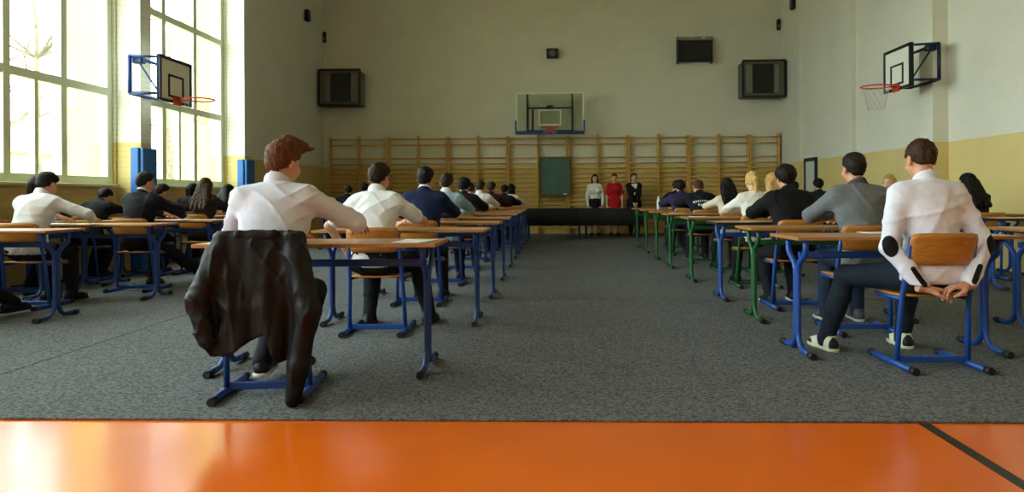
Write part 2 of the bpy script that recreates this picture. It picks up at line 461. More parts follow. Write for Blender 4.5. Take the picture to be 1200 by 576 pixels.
def person(label, loc, rz=0., s=1., sex='m', lean=12, hunch=10, side=0., twist=0., head=(0, 10, 0), lw=None, rw=None, lp=None, rp=None, lh='flat', rh='flat',
           lf=None, rf=None, lkp=None, rkp=None, top=('#e8e8ea', 'shirt'), sleeve='long', pants='#15161a', shoes='black', hair=('short', '#2b211b'), skin=None,
           collar=None, res=.011, stand=False, group='students sitting the exam', extra=None, skirt=None, face=False, fold=.8, sh=1., belt=None, neckdir=0., seed=1, al=1., hd=None):
    """one continuous body with hair, clothes and shoes as its children; sits (or stands) facing +y"""
    skin = skin or SKIN
    A = lambda *t: np.array(t, float)
    hz = .571 if not stand else .90 * s
    hip = A(0, -.05, hz)
    def dr(deg, sd): return unit((math.sin(R(sd)) , math.sin(R(deg)), math.cos(R(deg))))
    d1 = dr(lean, side); d2 = dr(lean + hunch, side * 1.4); d3 = dr(lean + hunch * .9 + neckdir, side)
    mid = hip + d1 * .245 * s; nb = mid + d2 * .285 * s
    hb = nb + d3 * .075 * s; HM = rotm(*head)
    hc = hb + HM @ (A(0, .02, .085) * s)
    ca, sa = math.cos(R(twist)), math.sin(R(twist)); ax = A(ca, sa, 0)
    sw = (.172 if sex == 'm' else .148) * s * sh
    shl = nb - d2 * .065 * s - ax * sw; shr = nb - d2 * .065 * s + ax * sw
    M1 = np.stack([ax, np.cross(d1, ax), d1], 1); M2 = np.stack([ax, np.cross(d2, ax), d2], 1)
    la, lb = .285 * s * al, .255 * s * al
    lw = A(*(lw or (-.085, .45, .880))); rw = A(*(rw or (.085, .45, .880)))
    le, lw = ik(shl, lw, la, lb, lp or (-.8, -.42, -.06 + .02 * max(0, lean + hunch - 20))); re, rw = ik(shr, rw, la, lb, rp or (.8, -.42, -.06 + .02 * max(0, lean + hunch - 20)))
    ll, lc = (.43 * s, .42 * s)
    hl, hr = hip + A(-.088, .01, -.012), hip + A(.088, .01, -.012)
    lf = A(*(lf or ((-.13, .40, 0) if not stand else (-.09, -.03, 0)))); rf = A(*(rf or ((.13, .40, 0) if not stand else (.09, -.03, 0))))
    kneepole = (0, .6, 1) if not stand else (0, 1, 0)
    lk, la_ = ik(hl, lf + A(0, 0, .10), ll, lc, lkp or kneepole); rk, ra_ = ik(hr, rf + A(0, 0, .10), ll, lc, rkp or kneepole)
    lf = la_ - A(0, 0, .10); rf = ra_ - A(0, 0, .10)
    w = 1. if sex == 'm' else .9
    def torso(F, o, k=.05, low=True):
        if low: F.rc(hip + A(-.075, 0, 0), hip + A(.075, 0, 0), .105 * w + o, .105 * w + o, k)
        F.ell(hip * .45 + mid * .55, (.145 * w * s + o, .105 * w * s + o, .17 * s + o), M1, k)
        F.ell(mid + d2 * .11 * s, (.165 * w * s * sh + o, .112 * w * s + o, .19 * s + o), M2, k)
        q = .74
        F.rc(nb - d2 * .075 * s - ax * sw * q, nb - d2 * .075 * s + ax * sw * q, .064 * s * w + o, .064 * s * w + o, k)
        for e in (-1, 1): F.rc(nb + A(0, -.005, .0), nb - d2 * .055 * s + e * ax * sw * .8, .050 * s + o, .052 * s * w + o, .04)
        if sex == 'f':
            fr = np.cross(d2, ax)
            for e in (-1, 1): F.ell(mid + d2 * .10 * s + fr * .085 * s + e * ax * .07 * s, (.062 + o, .055 + o, .062 + o), None, .04)
    def arms(F, o, k=.035, cuff=0., which=(0, 1), short=False):
        for i, (S, E, W_) in enumerate(((shl, le, lw), (shr, re, rw))):
            if i not in which: continue
            if short: F.rc(S, S + (E - S) * .72, .052 * s * w + o, .046 * s * w + o * 1.4, k); continue
            F.rc(S, E, .052 * s * w + o, .041 * s * w + o, k)
            F.rc(E, W_ - unit(W_ - E) * cuff, .041 * s * w + o, .028 * s * w + o, .012)
    def legs(F, o, k=.04, end=0.):
        for H, K, An in ((hl, lk, la_), (hr, rk, ra_)):
            F.rc(H, K, .084 * w + o, .058 * w + o, k)
            e = An + unit(K - An) * end
            F.rc(K, e, .056 * w + o, .038 * w + o * 1.2, .02); F.rc(K + (e - K) * .3 + A(0, -.012, 0), K + (e - K) * .5 + A(0, -.008, 0), .052 * w + o, .045 * w + o, .03)
    Hm = lambda x, y, z: hc + HM @ (A(x, y, z) * s)
    HMs = HM
    # ---- body
    allp = [hip, mid, nb, hc, le, re, lw, rw, lk, rk, la_, ra_]
    lo = np.min(allp, 0) - .2; hi = np.max(allp, 0) + .2; lo[2] = max(lo[2], -.02); hi[2] = hc[2] + .15
    F = Field(lo, hi, res)
    torso(F, -.006); arms(F, -.004); legs(F, -.006)
    for An, ft in ((la_, lf), (ra_, rf)):
        dd = ft - hip; yaw = unit((dd[0] * .35, abs(dd[1]) + .3, 0)); F.rc(An, An - A(0, 0, .055), .036, .034, .02); F.rc(An - A(0, 0, .055), An - A(0, 0, .06) + yaw * .13, .032, .026, .03)
    F.rc(nb - d3 * .05, Hm(0, -.012, -.05), .058 * s * w, .050 * s * w, .03)
    F.ell(Hm(0, -.010, .026), A(.075, .095, .088) * s, HMs, .02); F.ell(Hm(0, .030, -.045), A(.056, .064, .068) * s, HMs, .03)
    F.ell(Hm(0, .062, -.092), A(.026, .024, .020) * s, HMs, .025)
    for e in (-1, 1):
        F.ell(Hm(e * .077, -.008, -.012), A(.010, .019, .031) * s, HMs, .008)
        F.ell(Hm(e * .036, .066, -.030), A(.026, .022, .022) * s, HMs, .02)
        F.ell(Hm(e * .031, .096, .004), A(.016, .012, .011) * s, HMs, .012, True)
    F.rc(Hm(0, .086, .012), Hm(0, .106, -.026), .009 * s, .0135 * s, .010)
    F.ell(Hm(0, .088, -.057), A(.022, .010, .008) * s, HMs, .006)
    hands = []
    hres = .0042 if res < .01 else .006
    for left, E, W_, kd in ((True, le, lw, lh), (False, re, rw, rh)):
        d = unit(W_ - E)
        if kd == 'flat': d = unit((d[0] * .6, abs(d[1]) * .7 + .3, -.04 - max(0., W_[2] - .83) * 4))
        if hd is not None: d = unit(hd[0 if left else 1])
        up = A(0, 0, 1)
        if abs(d[2]) > .75: up = A(0, 1, 0) if not (kd == 'relaxed' and hd is None) else A(-1. if left else 1., .2, 0)
        xx = unit(np.cross(d, up)); zz = np.cross(xx, d)
        hv, hf = hand(kd, left, hres)
        Mh = np.stack([xx, d, zz], 1)
        hands.append(((hv * s * (1 if sex == 'm' else .92)) @ Mh.T + (W_ + d * .012), hf))
    body = link('person', npmesh('person', *F.surf(), skin, hands), None, (loc[0], loc[1] + (SHEAR * loc[0] if not stand else 0), loc[2]), (0, 0, rz))
    tag(body, label, 'person', group)
    # ---- top
    colh, kind = top[0], top[1]
    off = {'shirt': .014, 'blouse': .012, 'sweater': .019, 'jacket': .024, 'tee': .012, 'dress': .013}[kind]
    F = Field(lo, hi, res)
    torso(F, off, .06)
    if sleeve: arms(F, off * (.85 if kind != 'jacket' else .8), .05, .012, short=(sleeve == 'short'))
    fl = A(0, 0, hip[2] - (.055 if not stand else .09))
    if kind in ('jacket',) and stand: fl = A(0, 0, hip[2] - .12); F.rc(hip + A(-.07, 0, -.1), hip + A(.07, 0, -.1), .12, .12, .06)
    if kind == 'dress':
        F.rc(hip + A(0, 0, .02), hip + A(0, 0, -.34), .15, .19, .06); fl = A(0, 0, hip[2] - .36)
    if fold: F.ripple(.0018 * fold, 13, seed).crease(.0085 * fold, 24, seed + 5)
    F.clip(fl, (0, 0, -1))
    neckp = nb + d3 * .012
    F.clip(neckp + d3 * .012, d3)
    if kind in ('shirt', 'jacket', 'sweater'):
        G = (.020 if kind == 'shirt' else .022)
        F2 = Field(nb - .16, nb + .16, min(res, .008)); F2.rc(nb - d3 * .05, nb + d3 * .1, .058 * s * w + G, .052 * s * w + G * .8, 0)
        F2.clip(nb + d3 * (.040 if kind == 'shirt' else .026) + A(0, .05, -.02), unit(d3 + A(0, .5, 0))); F2.clip(nb - d3 * .035, -d3)
    tk = {'shirt': 'shirt', 'blouse': 'blouse', 'sweater': 'sweater', 'jacket': 'jacket', 'tee': 't_shirt', 'dress': 'dress'}[kind]
    fab = cloth(colh)
    tv = F.surf()
    to = link(tk, npmesh(tk, *tv, fab), body)
    if kind in ('shirt', 'jacket', 'sweater'):
        link('collar', npmesh('collar', *F2.surf(), cloth(collar[1]) if (collar and collar[0] == 'top') else fab), to)
    if collar and collar[0] == 'under':
        F2 = Field(nb - .16, nb + .16, min(res, .008)); F2.rc(nb - d3 * .05, nb + d3 * .1, .058 * s * w + .013, .052 * s * w + .012, 0)
        F2.clip(nb + d3 * .050 + A(0, .05, -.02), unit(d3 + A(0, .5, 0))); F2.clip(nb - d3 * .03, -d3)
        link('shirt_collar', npmesh('shirt_collar', *F2.surf(), cloth(collar[1])), body)
        if kind == 'jacket':
            fr = np.cross(d2, ax); F2 = Field(mid - .3, mid + .4, res)
            torso(F2, off + .004, .06, False); F2.clip(nb, d3); c = mid + d2 * .06 * s
            Q = Field(mid - .3, mid + .4, res); Q.rc(c + fr * .2 + d2 * .2, c + fr * .2 - d2 * .12, .085, .012, 0)
            Q.rc(c + fr * .1 + d2 * .2, c + fr * .1 - d2 * .12, .085, .012, 0)
            F2.d = np.maximum(F2.d, Q.d); vv, ff = F2.surf()
            if len(vv): link('shirt_front', npmesh('shirt_front', vv, ff, cloth(collar[1])), body)
    # ---- trousers / skirt
    if pants:
        F = Field((lo[0], lo[1], 0), (hi[0], hi[1], hip[2] + .22), res)
        F.rc(hip + A(-.075, 0, 0), hip + A(.075, 0, 0), .105 * w + .011, .105 * w + .011, .05); F.ell(hip + d1 * .06, (.15 * w, .115 * w, .10), M1, .05)
        if skirt: F.rc(hip + A(0, 0, 0), hip + A(0, 0, -.42), .145, .15, .06); F.clip((0, 0, hip[2] - .42), (0, 0, -1))
        else: legs(F, .013, .04, -.035)
        F.ripple(.0015, 16, seed + 9).crease(.006, 26, seed + 11, ((1, .3, .4), (-.6, .8, .5), (.2, .4, 1)))
        nm = 'skirt' if skirt else 'trousers'
        link(nm, npmesh(nm, *F.surf(), cloth(pants)), body)
    if belt:
        F = Field(hip - .3, mid + .3, res); torso(F, .019, .06); b0 = hip + d1 * belt[1]
        F.clip(b0 + d1 * .025, d1); F.clip(b0 - d1 * .025, -d1)
        link('belt', npmesh('belt', *F.surf(), cloth(belt[0], .4)), body)
    # ---- shoes
    if shoes:
        us, so = shoe_mesh(shoes)
        for ft in (lf, rf):
            dd = ft - hip; yaw = -math.atan2(dd[0] * .35, abs(dd[1]) + .3)
            o = link('shoe', us, body, (ft[0], ft[1], max(ft[2], 0)), (0, 0, yaw)); link('sole', so, o)
    # ---- hair
    hk, hcol = hair[0], hair[1]
    hr_ = min(res, .009)
    F = Field(hc - (.2 if hk in ('short', 'quiff', 'crop', 'thick') else .46), hc + .22, hr_)
    th = {'short': .0065, 'quiff': .010, 'crop': .006, 'thick': .016, 'long': .016, 'bob': .02, 'pony': .012}[hk]
    F.ell(Hm(0, -.013, .028), A(.075 + th * .75, .095 + th, .089 + th) * s, HMs, 0)
    F.rc(Hm(0, -.050, -.025), Hm(0, -.040, -.052 if hk != 'thick' else -.066), (.047 + th * .5) * s, .038 * s, .02)
    if hk == 'quiff':
        F.rc(Hm(-.01, .055, .105), Hm(.055, .115, .100), .034 * s, .018 * s, .03); F.rc(Hm(.01, -.01, .115), Hm(.02, .07, .118), .038 * s, .03 * s, .04)
    if hk == 'short': F.ell(Hm(.006, .012, .072), A(.066, .082, .047) * s, HMs, .03)
    if hk == 'thick': F.ell(Hm(0, -.01, .045), A(.096, .115, .088) * s, HMs, .03)
    n = HM @ A(0, .145, -.155)
    F.clip(Hm(0, .080 if hk not in ('long', 'bob') else .074, .074), n)
    if hk in ('short', 'quiff', 'crop', 'thick'): F.clip(Hm(0, 0, {'crop': -.056, 'thick': -.078}.get(hk, -.066)), HM @ A(0, -.1, -1))
    back = lambda z, o: (nb if z > -.1 else mid) + A(0, 0, 0)
    bdir = -np.cross(d2, ax)
    if hk in ('long', 'bob', 'pony'):
        if hk == 'long':
            for e in (-.06, -.02, .025, .062):
                p1 = Hm(e, -.075, -.02); p2 = nb + ax * e * 1.35 + bdir * .105 * s - d2 * .07; p3 = mid + d2 * .07 * s + ax * e * 1.5 + bdir * .155 * s
                F.rc(p1, p2, .040, .036, .03); F.rc(p2, p3, .036, .022, .025)
            for e in (-1, 1): F.rc(Hm(e * .078, -.01, .02), nb + ax * e * .085 * s + bdir * .06 - d2 * .03, .026, .034, .03)
        elif hk == 'bob':
            for e in (-1, 1): F.rc(Hm(e * .072, -.01, .02), Hm(e * .078, .005, -.10), .028, .030, .03)
            F.rc(Hm(-.03, -.07, 0), Hm(-.035, -.065, -.10), .045, .038, .03); F.rc(Hm(.03, -.07, 0), Hm(.035, -.065, -.10), .045, .038, .03)
        else:
            F.rc(Hm(0, -.10, .05), Hm(0, -.145, .0), .026, .034, .02); F.rc(Hm(0, -.145, 0), Hm(0, -.14, -.13), .034, .016, .02)
        X, Y, Z = np.meshgrid(*F.ax, indexing='ij', sparse=True)
        F.d = (F.d + .004 * np.sin(X * 150 + 5 * np.sin(Z * 9 + X * 20)) * np.sin(Y * 90 + Z * 14)).astype(np.float32)
        # open the face
        F.ell(Hm(0, .095, -.025), A(.062, .055, .085) * s, HMs, .0, True)
    else: F.ripple(.0022, 62, seed + 3).crease(.006, 120, seed + 8, ((1, .3, .1), (.8, -.7, .2), (.4, 1, .1)))
    link('hair', npmesh('hair', *F.surf(), hairm(hcol)), body)
    if face:
        hx = Matrix([list(r) for r in HM]).to_euler()
        for e in (-1, 1):
            em = bpy.data.meshes.get('eye_shape')
            if em is None:
                E = Field((-.02,) * 3, (.02,) * 3, .004); E.rc((0, 0, 0), (0, .0001, 0), .0115, .0115, 0)
                em = npmesh('eye_shape', *E.surf(), EYEW); em.materials.append(hairm('#20160f'))
                for p in em.polygons:
                    if p.center.y > .009: p.material_index = 1
            link('eye', em, body, tuple(Hm(e * .031, .083, .004)), hx)
            B = MB(); B.tube([Hm(e * .014, .096, .020), Hm(e * .030, .095, .026), Hm(e * .048, .082, .022)], [.003, .004, .002], 6); B.build('eyebrow', hairm(hcol), body)
        B = MB(); B.tube([Hm(-.021, .092, -.056), Hm(-.008, .0985, -.055), Hm(.008, .0985, -.055), Hm(.021, .092, -.056)], [.002, .0055, .0055, .002], 6); B.build('mouth', LIPS, body)
    if extra:
        extra(dict(body=body, top=to, shl=shl, shr=shr, le=le, re=re, lw=lw, rw=rw, nb=nb, mid=mid, d2=d2, d3=d3, ax=ax, torso=torso, arms=arms, off=off, lo=lo, hi=hi, res=res, s=s, seed=seed, fold=fold, hip=hip))
    return body

# ================================================================== the room
SH = -.033   # the rows stand slightly askew to the hall
XL, XR, YB, YF, HT = -6.46, 6.23, 19.3, -4.0, 7.4
def struct(o, cat=None): o['kind'] = 'structure'; return o

struct(MB().span((XL - .4, YF - .3, -.15), (XR + .4, YB + .4, 0)).build('floor', ORANGE))
struct(MB().span((XL - .4, YF - .3, HT), (XR + .4, YB + .4, HT + .2)).build('ceiling', CEIL))
struct(MB().span((XL - .3, YB, 0), (XR + .3, YB + .3, HT)).build('wall_back', WALL))
struct(MB().span((XR, YF, 0), (XR + .3, YB, HT)).build('wall_right', WALL))
struct(MB().span((XL - .3, YF - .3, 0), (XR + .3, YF, HT)).build('wall_front', WALL))
WIN = [(-3.34, -.23, 1.05, 2.05), (.10, 3.20, 1.05, 2.05), (3.53, 6.63, 1.05, 2.05), (6.96, 10.06, 1.13, 2.10), (10.39, 13.51, 1.04, 2.05)]
SZ, WT = 1.27, 5.7
b = MB().span((XL - .3, YF, 0), (XL, YB, SZ)).span((XL - .3, YF, WT), (XL, YB, HT))
ys = [YF] + [v for w in WIN for v in w[:2]] + [YB]
for i in range(0, len(ys), 2): b.span((XL - .3, ys[i], SZ), (XL, ys[i + 1], WT))
struct(b.build('wall_left', WALLL))
PIL = [(-.20, .07), (3.23, 3.50), (6.66, 6.93), (10.09, 10.36), (13.53, 13.81)]
for i, (a, c) in enumerate(PIL):
    struct(MB().span((XL, a, 0), (XL + .36, c, HT)).build('column_left', WALLL))
    struct(MB().span((XL - .95, a - .02, -.3), (XL - .3, c + .02, HT)).build('trim_%d' % (i + 1), YELLOWX))
for a, c, dd in ((4.2, 4.6, .24), (11.16, 11.56, .24), (14.5, 14.75, .10), (17.6, 17.8, .08)):
    struct(MB().span((XR - dd, a, 0), (XR, c, HT)).build('column_right', WALL))
for i, (a, c, m1, m2) in enumerate(WIN):
    x = XL - .10
    b = MB(); w = .055
    for y in (a + w, a + m1, a + m2, c - w): b.span((x - .05, y - w, SZ), (x + .05, y + w, WT))
    for z in (SZ + w, 2.62, 4.09, WT - w): b.span((x - .046, a, z - w), (x + .046, c, z + w))
    b.span((x - .04, a + (m1 + m2) / 2 - .03, SZ), (x + .04, a + (m1 + m2) / 2 + .03, 2.62))
    f = b.build('window_%d' % (i + 1), FRAME); struct(f)
    MB().span((x - .006, a + .02, SZ + .02), (x + .006, c - .02, WT - .02)).build('pane', GLASS, f)
    MB().bbox((XL - .0, (a + c) / 2, SZ - .02), (.16, c - a - .02, .05), .01).build('sill', SILL, f)

# carpet strips laid over the sports floor, each a separate piece
def carpet(x0, x1, y0, y1, label):
    o = MB().bbox(((x0 + x1) / 2, (y0 + y1) / 2, .006), (x1 - x0, y1 - y0, .011), .003).build('carpet', CARPET)
    tag(o, label, 'carpet', 'grey carpet strips over the sports floor')
carpet(-3.352, XR - .005, 3.31, 7.052, 'speckled grey carpet under the nearest desks on both sides of the aisle')
carpet(XL + .005, -3.36, 3.31, 9.9, 'speckled grey carpet strip by the windows beyond the slanting seam')
carpet(-3.352, XR - .005, 7.062, YB - .005, 'speckled grey carpet past the cross seam reaching the wall bars')
carpet(XL + .37, -3.36, 9.91, YB - .005, 'speckled grey carpet in the far window corner of the hall')
struct(MB().span((1.70, YF, 0), (1.752, 3.3, .0025)).build('floor_line', BLACKLINE))

# door at the far end of the right wall
d = MB().span((XR - .05, 16.62, 0), (XR, 16.70, 1.93)).span((XR - .05, 17.32, 0), (XR, 17.40, 1.93)).span((XR - .05, 16.62, 1.87), (XR, 17.40, 1.95)).build('door_1', DARKST); struct(d)
MB().bbox((XR - .02, 17.01, .94), (.035, .60, 1.84), .006).build('door_panel', DOORP, d)
MB().tube(bend([(XR - .04, 16.78, .98), (XR - .09, 16.78, .98), (XR - .09, 16.90, .98)], .02), .010).build('handle', ALU, d)

# blue safety pads on the window pillars
def pad(y0, y1, label):
    o = empty('wall_pad', (XL + .36, (y0 + y1) / 2, .012)); tag(o, label, 'wall pad', 'blue safety pads on the window pillars')
    h, w = 1.80, y1 - y0
    MB().bbox((.035, 0, h / 2), (.06, w + .08, h), .015).build('front_pad', PADB, o)
    MB().bbox((-.06, -w / 2 - .035, h / 2), (.13, .06, h), .015).build('side_pad', PADB, o)
pad(10.09, 10.36, 'bright blue padding around the pillar below the window-side basketball hoop')
pad(13.53, 13.81, 'narrow blue padding on the pillar after the last window')

# ------------------------------------------------------------------ wall bars
def ladder(x0, n, label):
    w = .828; o = empty('wall_bars', (x0, YB - .12, .012)); tag(o, label, 'wall bars', 'wooden wall bars along the back wall')
    for k in range(n + 1):
        tall = 2.73 if k % 2 else 2.70
        xx = k * w + (.028 if k == 0 else -.028 if k == n else 0)
        MB().bbox((xx, .02, tall / 2), (.045, .15, tall), .008).build('post', BAR, o)
    zs = [2.63, 2.47, 2.10, 1.94] + [1.80 - .125 * i for i in range(14)]
    for z in zs:
        MB().tube([(0.02, -.035 if z < 2.6 else -.075, z), (n * w - .02, -.035 if z < 2.6 else -.075, z)], .019, 8).build('rung', BAR, o)
spots = ['leftmost ladder, in the window corner', 'second from the window corner', 'third from the window corner', 'just left of the chalkboard',
         'carrying the green chalkboard', 'behind the woman in red', 'third from the right corner', 'single-width ladder in the right corner']
for k in range(8):
    ladder(-6.255 + k * 2 * .828, 1 if k == 7 else 2, 'varnished wooden wall bars, ' + spots[k])

# ------------------------------------------------------------------ basketball hoops
def rim_set(o, c, d, label=None):
    """rim and net hanging from point c, reaching along d"""
    d = V(d).normalized(); q = V((-d.y, d.x, 0)); m = V(c) + d * .33
    b = MB(); b.tube([m + (d * math.cos(t) + q * math.sin(t)) * .225 for t in [2 * math.pi * i / 28 for i in range(28)]], .012, 8, True)
    b.tube([V(c) + q * .07, m - d * .215 + q * .03], .012); b.tube([V(c) - q * .07, m - d * .215 - q * .03], .012)
    b.bbox(V(c) + d * .015 - V((0, 0, .03)), (.03 + .17 * abs(q.x), .03 + .17 * abs(q.y), .12), .005)
    r = b.build('rim', RIM, o)
    b = MB(); n = 12
    for i in range(n):
        for sg in (-1, 1):
            pts = []
            for k in range(6):
                f = k / 5; rad = .22 - .10 * f ** .7; t = 2 * math.pi * (i + sg * k * .5) / n
                pts.append(m + (d * math.cos(t) + q * math.sin(t)) * rad - V((0, 0, .38 * f)))
            b.tube(pts, .0022, 4)
    b.build('net', NET, r)

def side_hoop(xw, s, yc, z0, z1, frame, label):
    """small training hoop on a wall bracket; s = direction into the hall"""
    o = empty('basketball_hoop', (xw, yc, (z0 + z1) / 2)); tag(o, label, 'basketball hoop')
    h = z1 - z0; L = .43; w = .44
    b = MB()
    for e in (-1, 1):
        b.tube([(s * .03, e * w, -h / 2 + .10), (s * .03, e * w, h / 2 - .02)], .028, 6)
        b.tube([(s * .03, e * w, h / 2 - .02), (s * (L - .03), e * w * .97, h / 2 - .04)], .02, 6)
        b.tube([(s * .03, e * w, -h / 2 + .10), (s * (L - .03), e * w * .97, -h / 2 + .10)], .022, 6)
        b.tube([(s * .05, e * w * .7, h / 2 - .04), (s * (L - .04), e * w * .8, -h / 2 + .14)], .013, 6)
    b.tube([(s * .03, -w, h / 2 - .02), (s * .03, w, h / 2 - .02)], .024, 6); b.tube([(s * .03, -w, -h / 2 + .1), (s * .03, w, -h / 2 + .1)], .024, 6)
    b.build('wall_mount', frame, o)
    MB().bbox((s * .10, -w * .75, h / 2 - .07), (.16, .12, .10), .02).build('hinge', frame, o)
    bd = MB().bbox((s * (L + .01), 0, 0), (.03, .86, h), .004).build('backboard', WHITEP, o)
    def frm(yw, za, zb, t):
        b = MB(); x = s * (L + .028)
        for e in (-1, 1): b.span((x - .012, e * yw - t / 2, za), (x + .012, e * yw + t / 2, zb))
        b.span((x - .011, -yw - t / 2, zb - t / 2), (x + .011, yw + t / 2, zb + t / 2)); b.span((x - .011, -yw - t / 2, za - t / 2), (x + .011, yw + t / 2, za + t / 2))
        return b
    e = frm(.415, -h / 2 + .02, h / 2 - .02, .045); e.span((s * (L - .02), -.43, -h / 2), (s * (L + .03), -.40, h / 2))
    e.build('black_border', DARKST if frame is NAVYST else BLACKP, bd)
    frm(.19, -h / 2 + .10, -h / 2 + .40, .028).build('target_square', BLACKP, bd)
    rim_set(o, (s * (L + .035), 0, -h / 2 + .06), (s, 0, 0))
side_hoop(XL + .36, 1, 10.22, 2.47, 3.13, NAVYST, 'white basketball board with blue bracket on the window pillar')
side_hoop(XR - .24, -1, 11.36, 2.74, 3.42, DARKST, 'white basketball board with dark bracket on the plain right wall')
o = empty('basketball_hoop', (-.11, YB, 3.28)); tag(o, 'large clear basketball board with blue padded edge above the wall bars', 'basketball hoop')
yb = -.75
bd = MB().bbox((0, yb, 0), (1.76, .015, 1.04), .004).build('backboard', ACRYL, o)
b = MB()
for e in (-1, 1): b.span((e * .89 - .02, yb - .012, -.5), (e * .89 + .02, yb + .012, .53))
b.span((-.9, yb - .012, .50), (.9, yb + .012, .54))
b.build('white_border', WHITEP, bd)
b = MB().span((-.30, yb - .014, -.34), (-.27, yb - .004, .08)).span((.27, yb - .014, -.34), (.30, yb - .004, .08)).span((-.3, yb - .014, .05), (.3, yb - .004, .08)).span((-.3, yb - .014, -.34), (.3, yb - .004, -.31))
b.build('target_square', WHITEP, bd)
b = MB().bbox((0, yb, -.535), (1.86, .08, .095), .02)
for e in (-1, 1): b.bbox((e * .91, yb, -.36), (.05, .07, .32), .02)
b.build('edge_padding', PADB.copy() if False else NAVYST, o)
b = MB()
for e in (-1, 1):
    b.tube([(e * .60, yb + .05, -.52), (e * .60, yb + .05, .50)], .026, 8); b.tube([(e * .60, yb + .05, .30), (e * .62, -.03, .30)], .024, 8); b.tube([(e * .60, yb + .05, -.40), (e * .62, -.03, -.40)], .024, 8)
    b.tube([(e * .60, yb + .05, -.40), (e * .62, -.03, .30)], .015, 6); b.tube([(e * .62, -.03, -.5), (e * .62, -.03, .4)], .024, 8)
b.tube([(-.60, yb + .06, .13), (.60, yb + .06, .13)], .024, 8); b.tube([(-.46, yb + .06, .13), (-.46, yb + .06, -.52)], .03, 8); b.tube([(-.62, yb + .05, -.5), (.62, yb + .05, -.5)], .04, 8)
b.build('support_frame', DARKST, o)
MB().bbox((0, yb + .06, .14), (.18, .10, .13), .02).build('hub', DARKST, o)
rim_set(o, (0, yb - .015, -.43), (0, -1, 0))

# ------------------------------------------------------------------ fixtures on the walls
def heater(x, z, s, label):
    """boxed unit with a dark square front and pale louvres on either side; s = side the corner is on"""
    o = empty('air_heater', (x, YB, z)); tag(o, label, 'wall unit', 'boxed units high on the back wall')
    W, H, D = 1.12, .96, .55
    MB().bbox((0, -D / 2 - .02, 0), (W, D, H), .03).build('casing', GREYP, o)
    MB().bbox((-s * .04, -D - .035, .0), (.54, .05, .78), .01).build('dark_grille', BLACKP, o)
    for e in (-1, 1):
        b = MB(); c = -s * .04 + e * .36; wd = .12 if e == s else .17
        for k in range(4): b.bbox((c + (k - 1.5) * wd / 4, -D - .025, 0), (wd / 6, .03, .74), .004)
        b.build('louvre', GREYL, o)
    b = MB()
    for e in (-1, 1): b.span((e * W / 2 - .03, -D - .045, -H / 2), (e * W / 2 + .03, -D, H / 2)); b.span((-W / 2, -D - .043, e * H / 2 - .03), (W / 2, -D, e * H / 2 + .03))
    b.build('front_frame', BLACKP, o)
    for e in (-.3, .3): MB().bbox((e, -.10, H / 2 + .03), (.05, .2, .06), .01).build('mounting_bracket', DARKST, o)
heater(-5.83, 4.03, -1, 'dark boxed unit with black square front, high in the window-side back corner')
heater(5.62, 4.16, 1, 'dark boxed unit with black square front, high in the right back corner')
o = empty('scoreboard', (3.86, YB, 5.05)); tag(o, 'black scoreboard box with pale strip along its top on back wall', 'scoreboard')
MB().bbox((0, -.13, -.06), (.92, .22, .56), .02).build('casing', BLACKP, o)
MB().bbox((0, -.245, -.08), (.84, .02, .46), .01).build('screen', mat('dark_screen', '#0b0f16', .2), o)
MB().bbox((0, -.14, .28), (.96, .2, .10), .015).build('top_strip', GREYL, o)
for e in (-.12, .22): MB().lathe([(0, 0), (.05, .0), (.05, .03), (0, .04)], 12, (e, -.245, .27)).build('lamp', WHITEP, o)
for e in (-1, 1): MB().bbox((e * .46, -.12, -.02), (.04, .22, .72), .01).build('wall_mount', DARKST, o)
o = empty('loudspeaker', (-.04, YB, 4.98)); tag(o, 'small black box high at the middle of the back wall', 'loudspeaker')
MB().bbox((0, -.13, 0), (.32, .2, .26), .02).build('casing', BLACKP, o)
MB().lathe([(0, 0), (.06, .01), (.09, .0), (.1, -.01)], 16).build('cone', GREYP, o, (0, -.232, 0), (R(90), 0, 0))
MB().bbox((0, -.015, 0), (.1, .03, .1), .005).build('wall_mount', DARKST, o)
def sensor(loc, rz, label, s=1.):
    o = empty('alarm_sensor', loc, rz); tag(o, label, 'sensor')
    MB().bbox((0, -.06, 0), (.16 * s, .12, .30), .02).build('casing', BLACKP, o); MB().bbox((0, -.125, -.05), (.10 * s, .02, .10), .008).build('lens', GREYP, o); MB().bbox((0, -.01, 0), (.08 * s, .03, .12), .004).build('wall_mount', DARKST, o)
sensor((XL, 17.9, 5.78), R(90), 'small dark box on the window-side wall above the corner unit')
sensor((XL + .06, YB, 5.52), 0, 'thin dark box in the back corner, window side', .55)
sensor((XR, 18.1, 5.98), R(-90), 'small dark box near the top of the right wall')
sensor((XR - .06, YB, 5.72), 0, 'thin dark box in the back corner on the right', .55)

o = empty('chalkboard', (.03, YB - .20, 1.60)); tag(o, 'dark green chalkboard hung on the wooden wall bars', 'chalkboard')
MB().bbox((0, 0, 0), (.80, .025, .98), .004).build('board', BOARDG, o)
b = MB()
for e in (-1, 1): b.bbox((e * .41, -.005, 0), (.05, .045, 1.05), .006); b.bbox((0, -.005, e * .505), (.84, .044, .05), .006)
b.build('frame', BOARDF, o)
MB().bbox((0, -.05, -.55), (.7, .09, .025), .005).build('chalk_tray', BOARDF, o)
for e in (-.3, .3): MB().tube(bend([(e, 0, .52), (e, 0, .60), (e, .05, .62), (e, .09, .58)], .02), .008).build('hook', ALU, o)
o = MB().bbox((.30, YB - .262, 1.105), (.10, .05, .045), .01).build('board_eraser', PAPER); tag(o, 'small pale sponge on the chalkboard tray', 'sponge')
o.location = (0, 0, 0)

# ------------------------------------------------------------------ desks and chairs
_fm = {}
def fmesh(key, fn):
    if key not in _fm: _fm[key] = fn()
    return _fm[key]

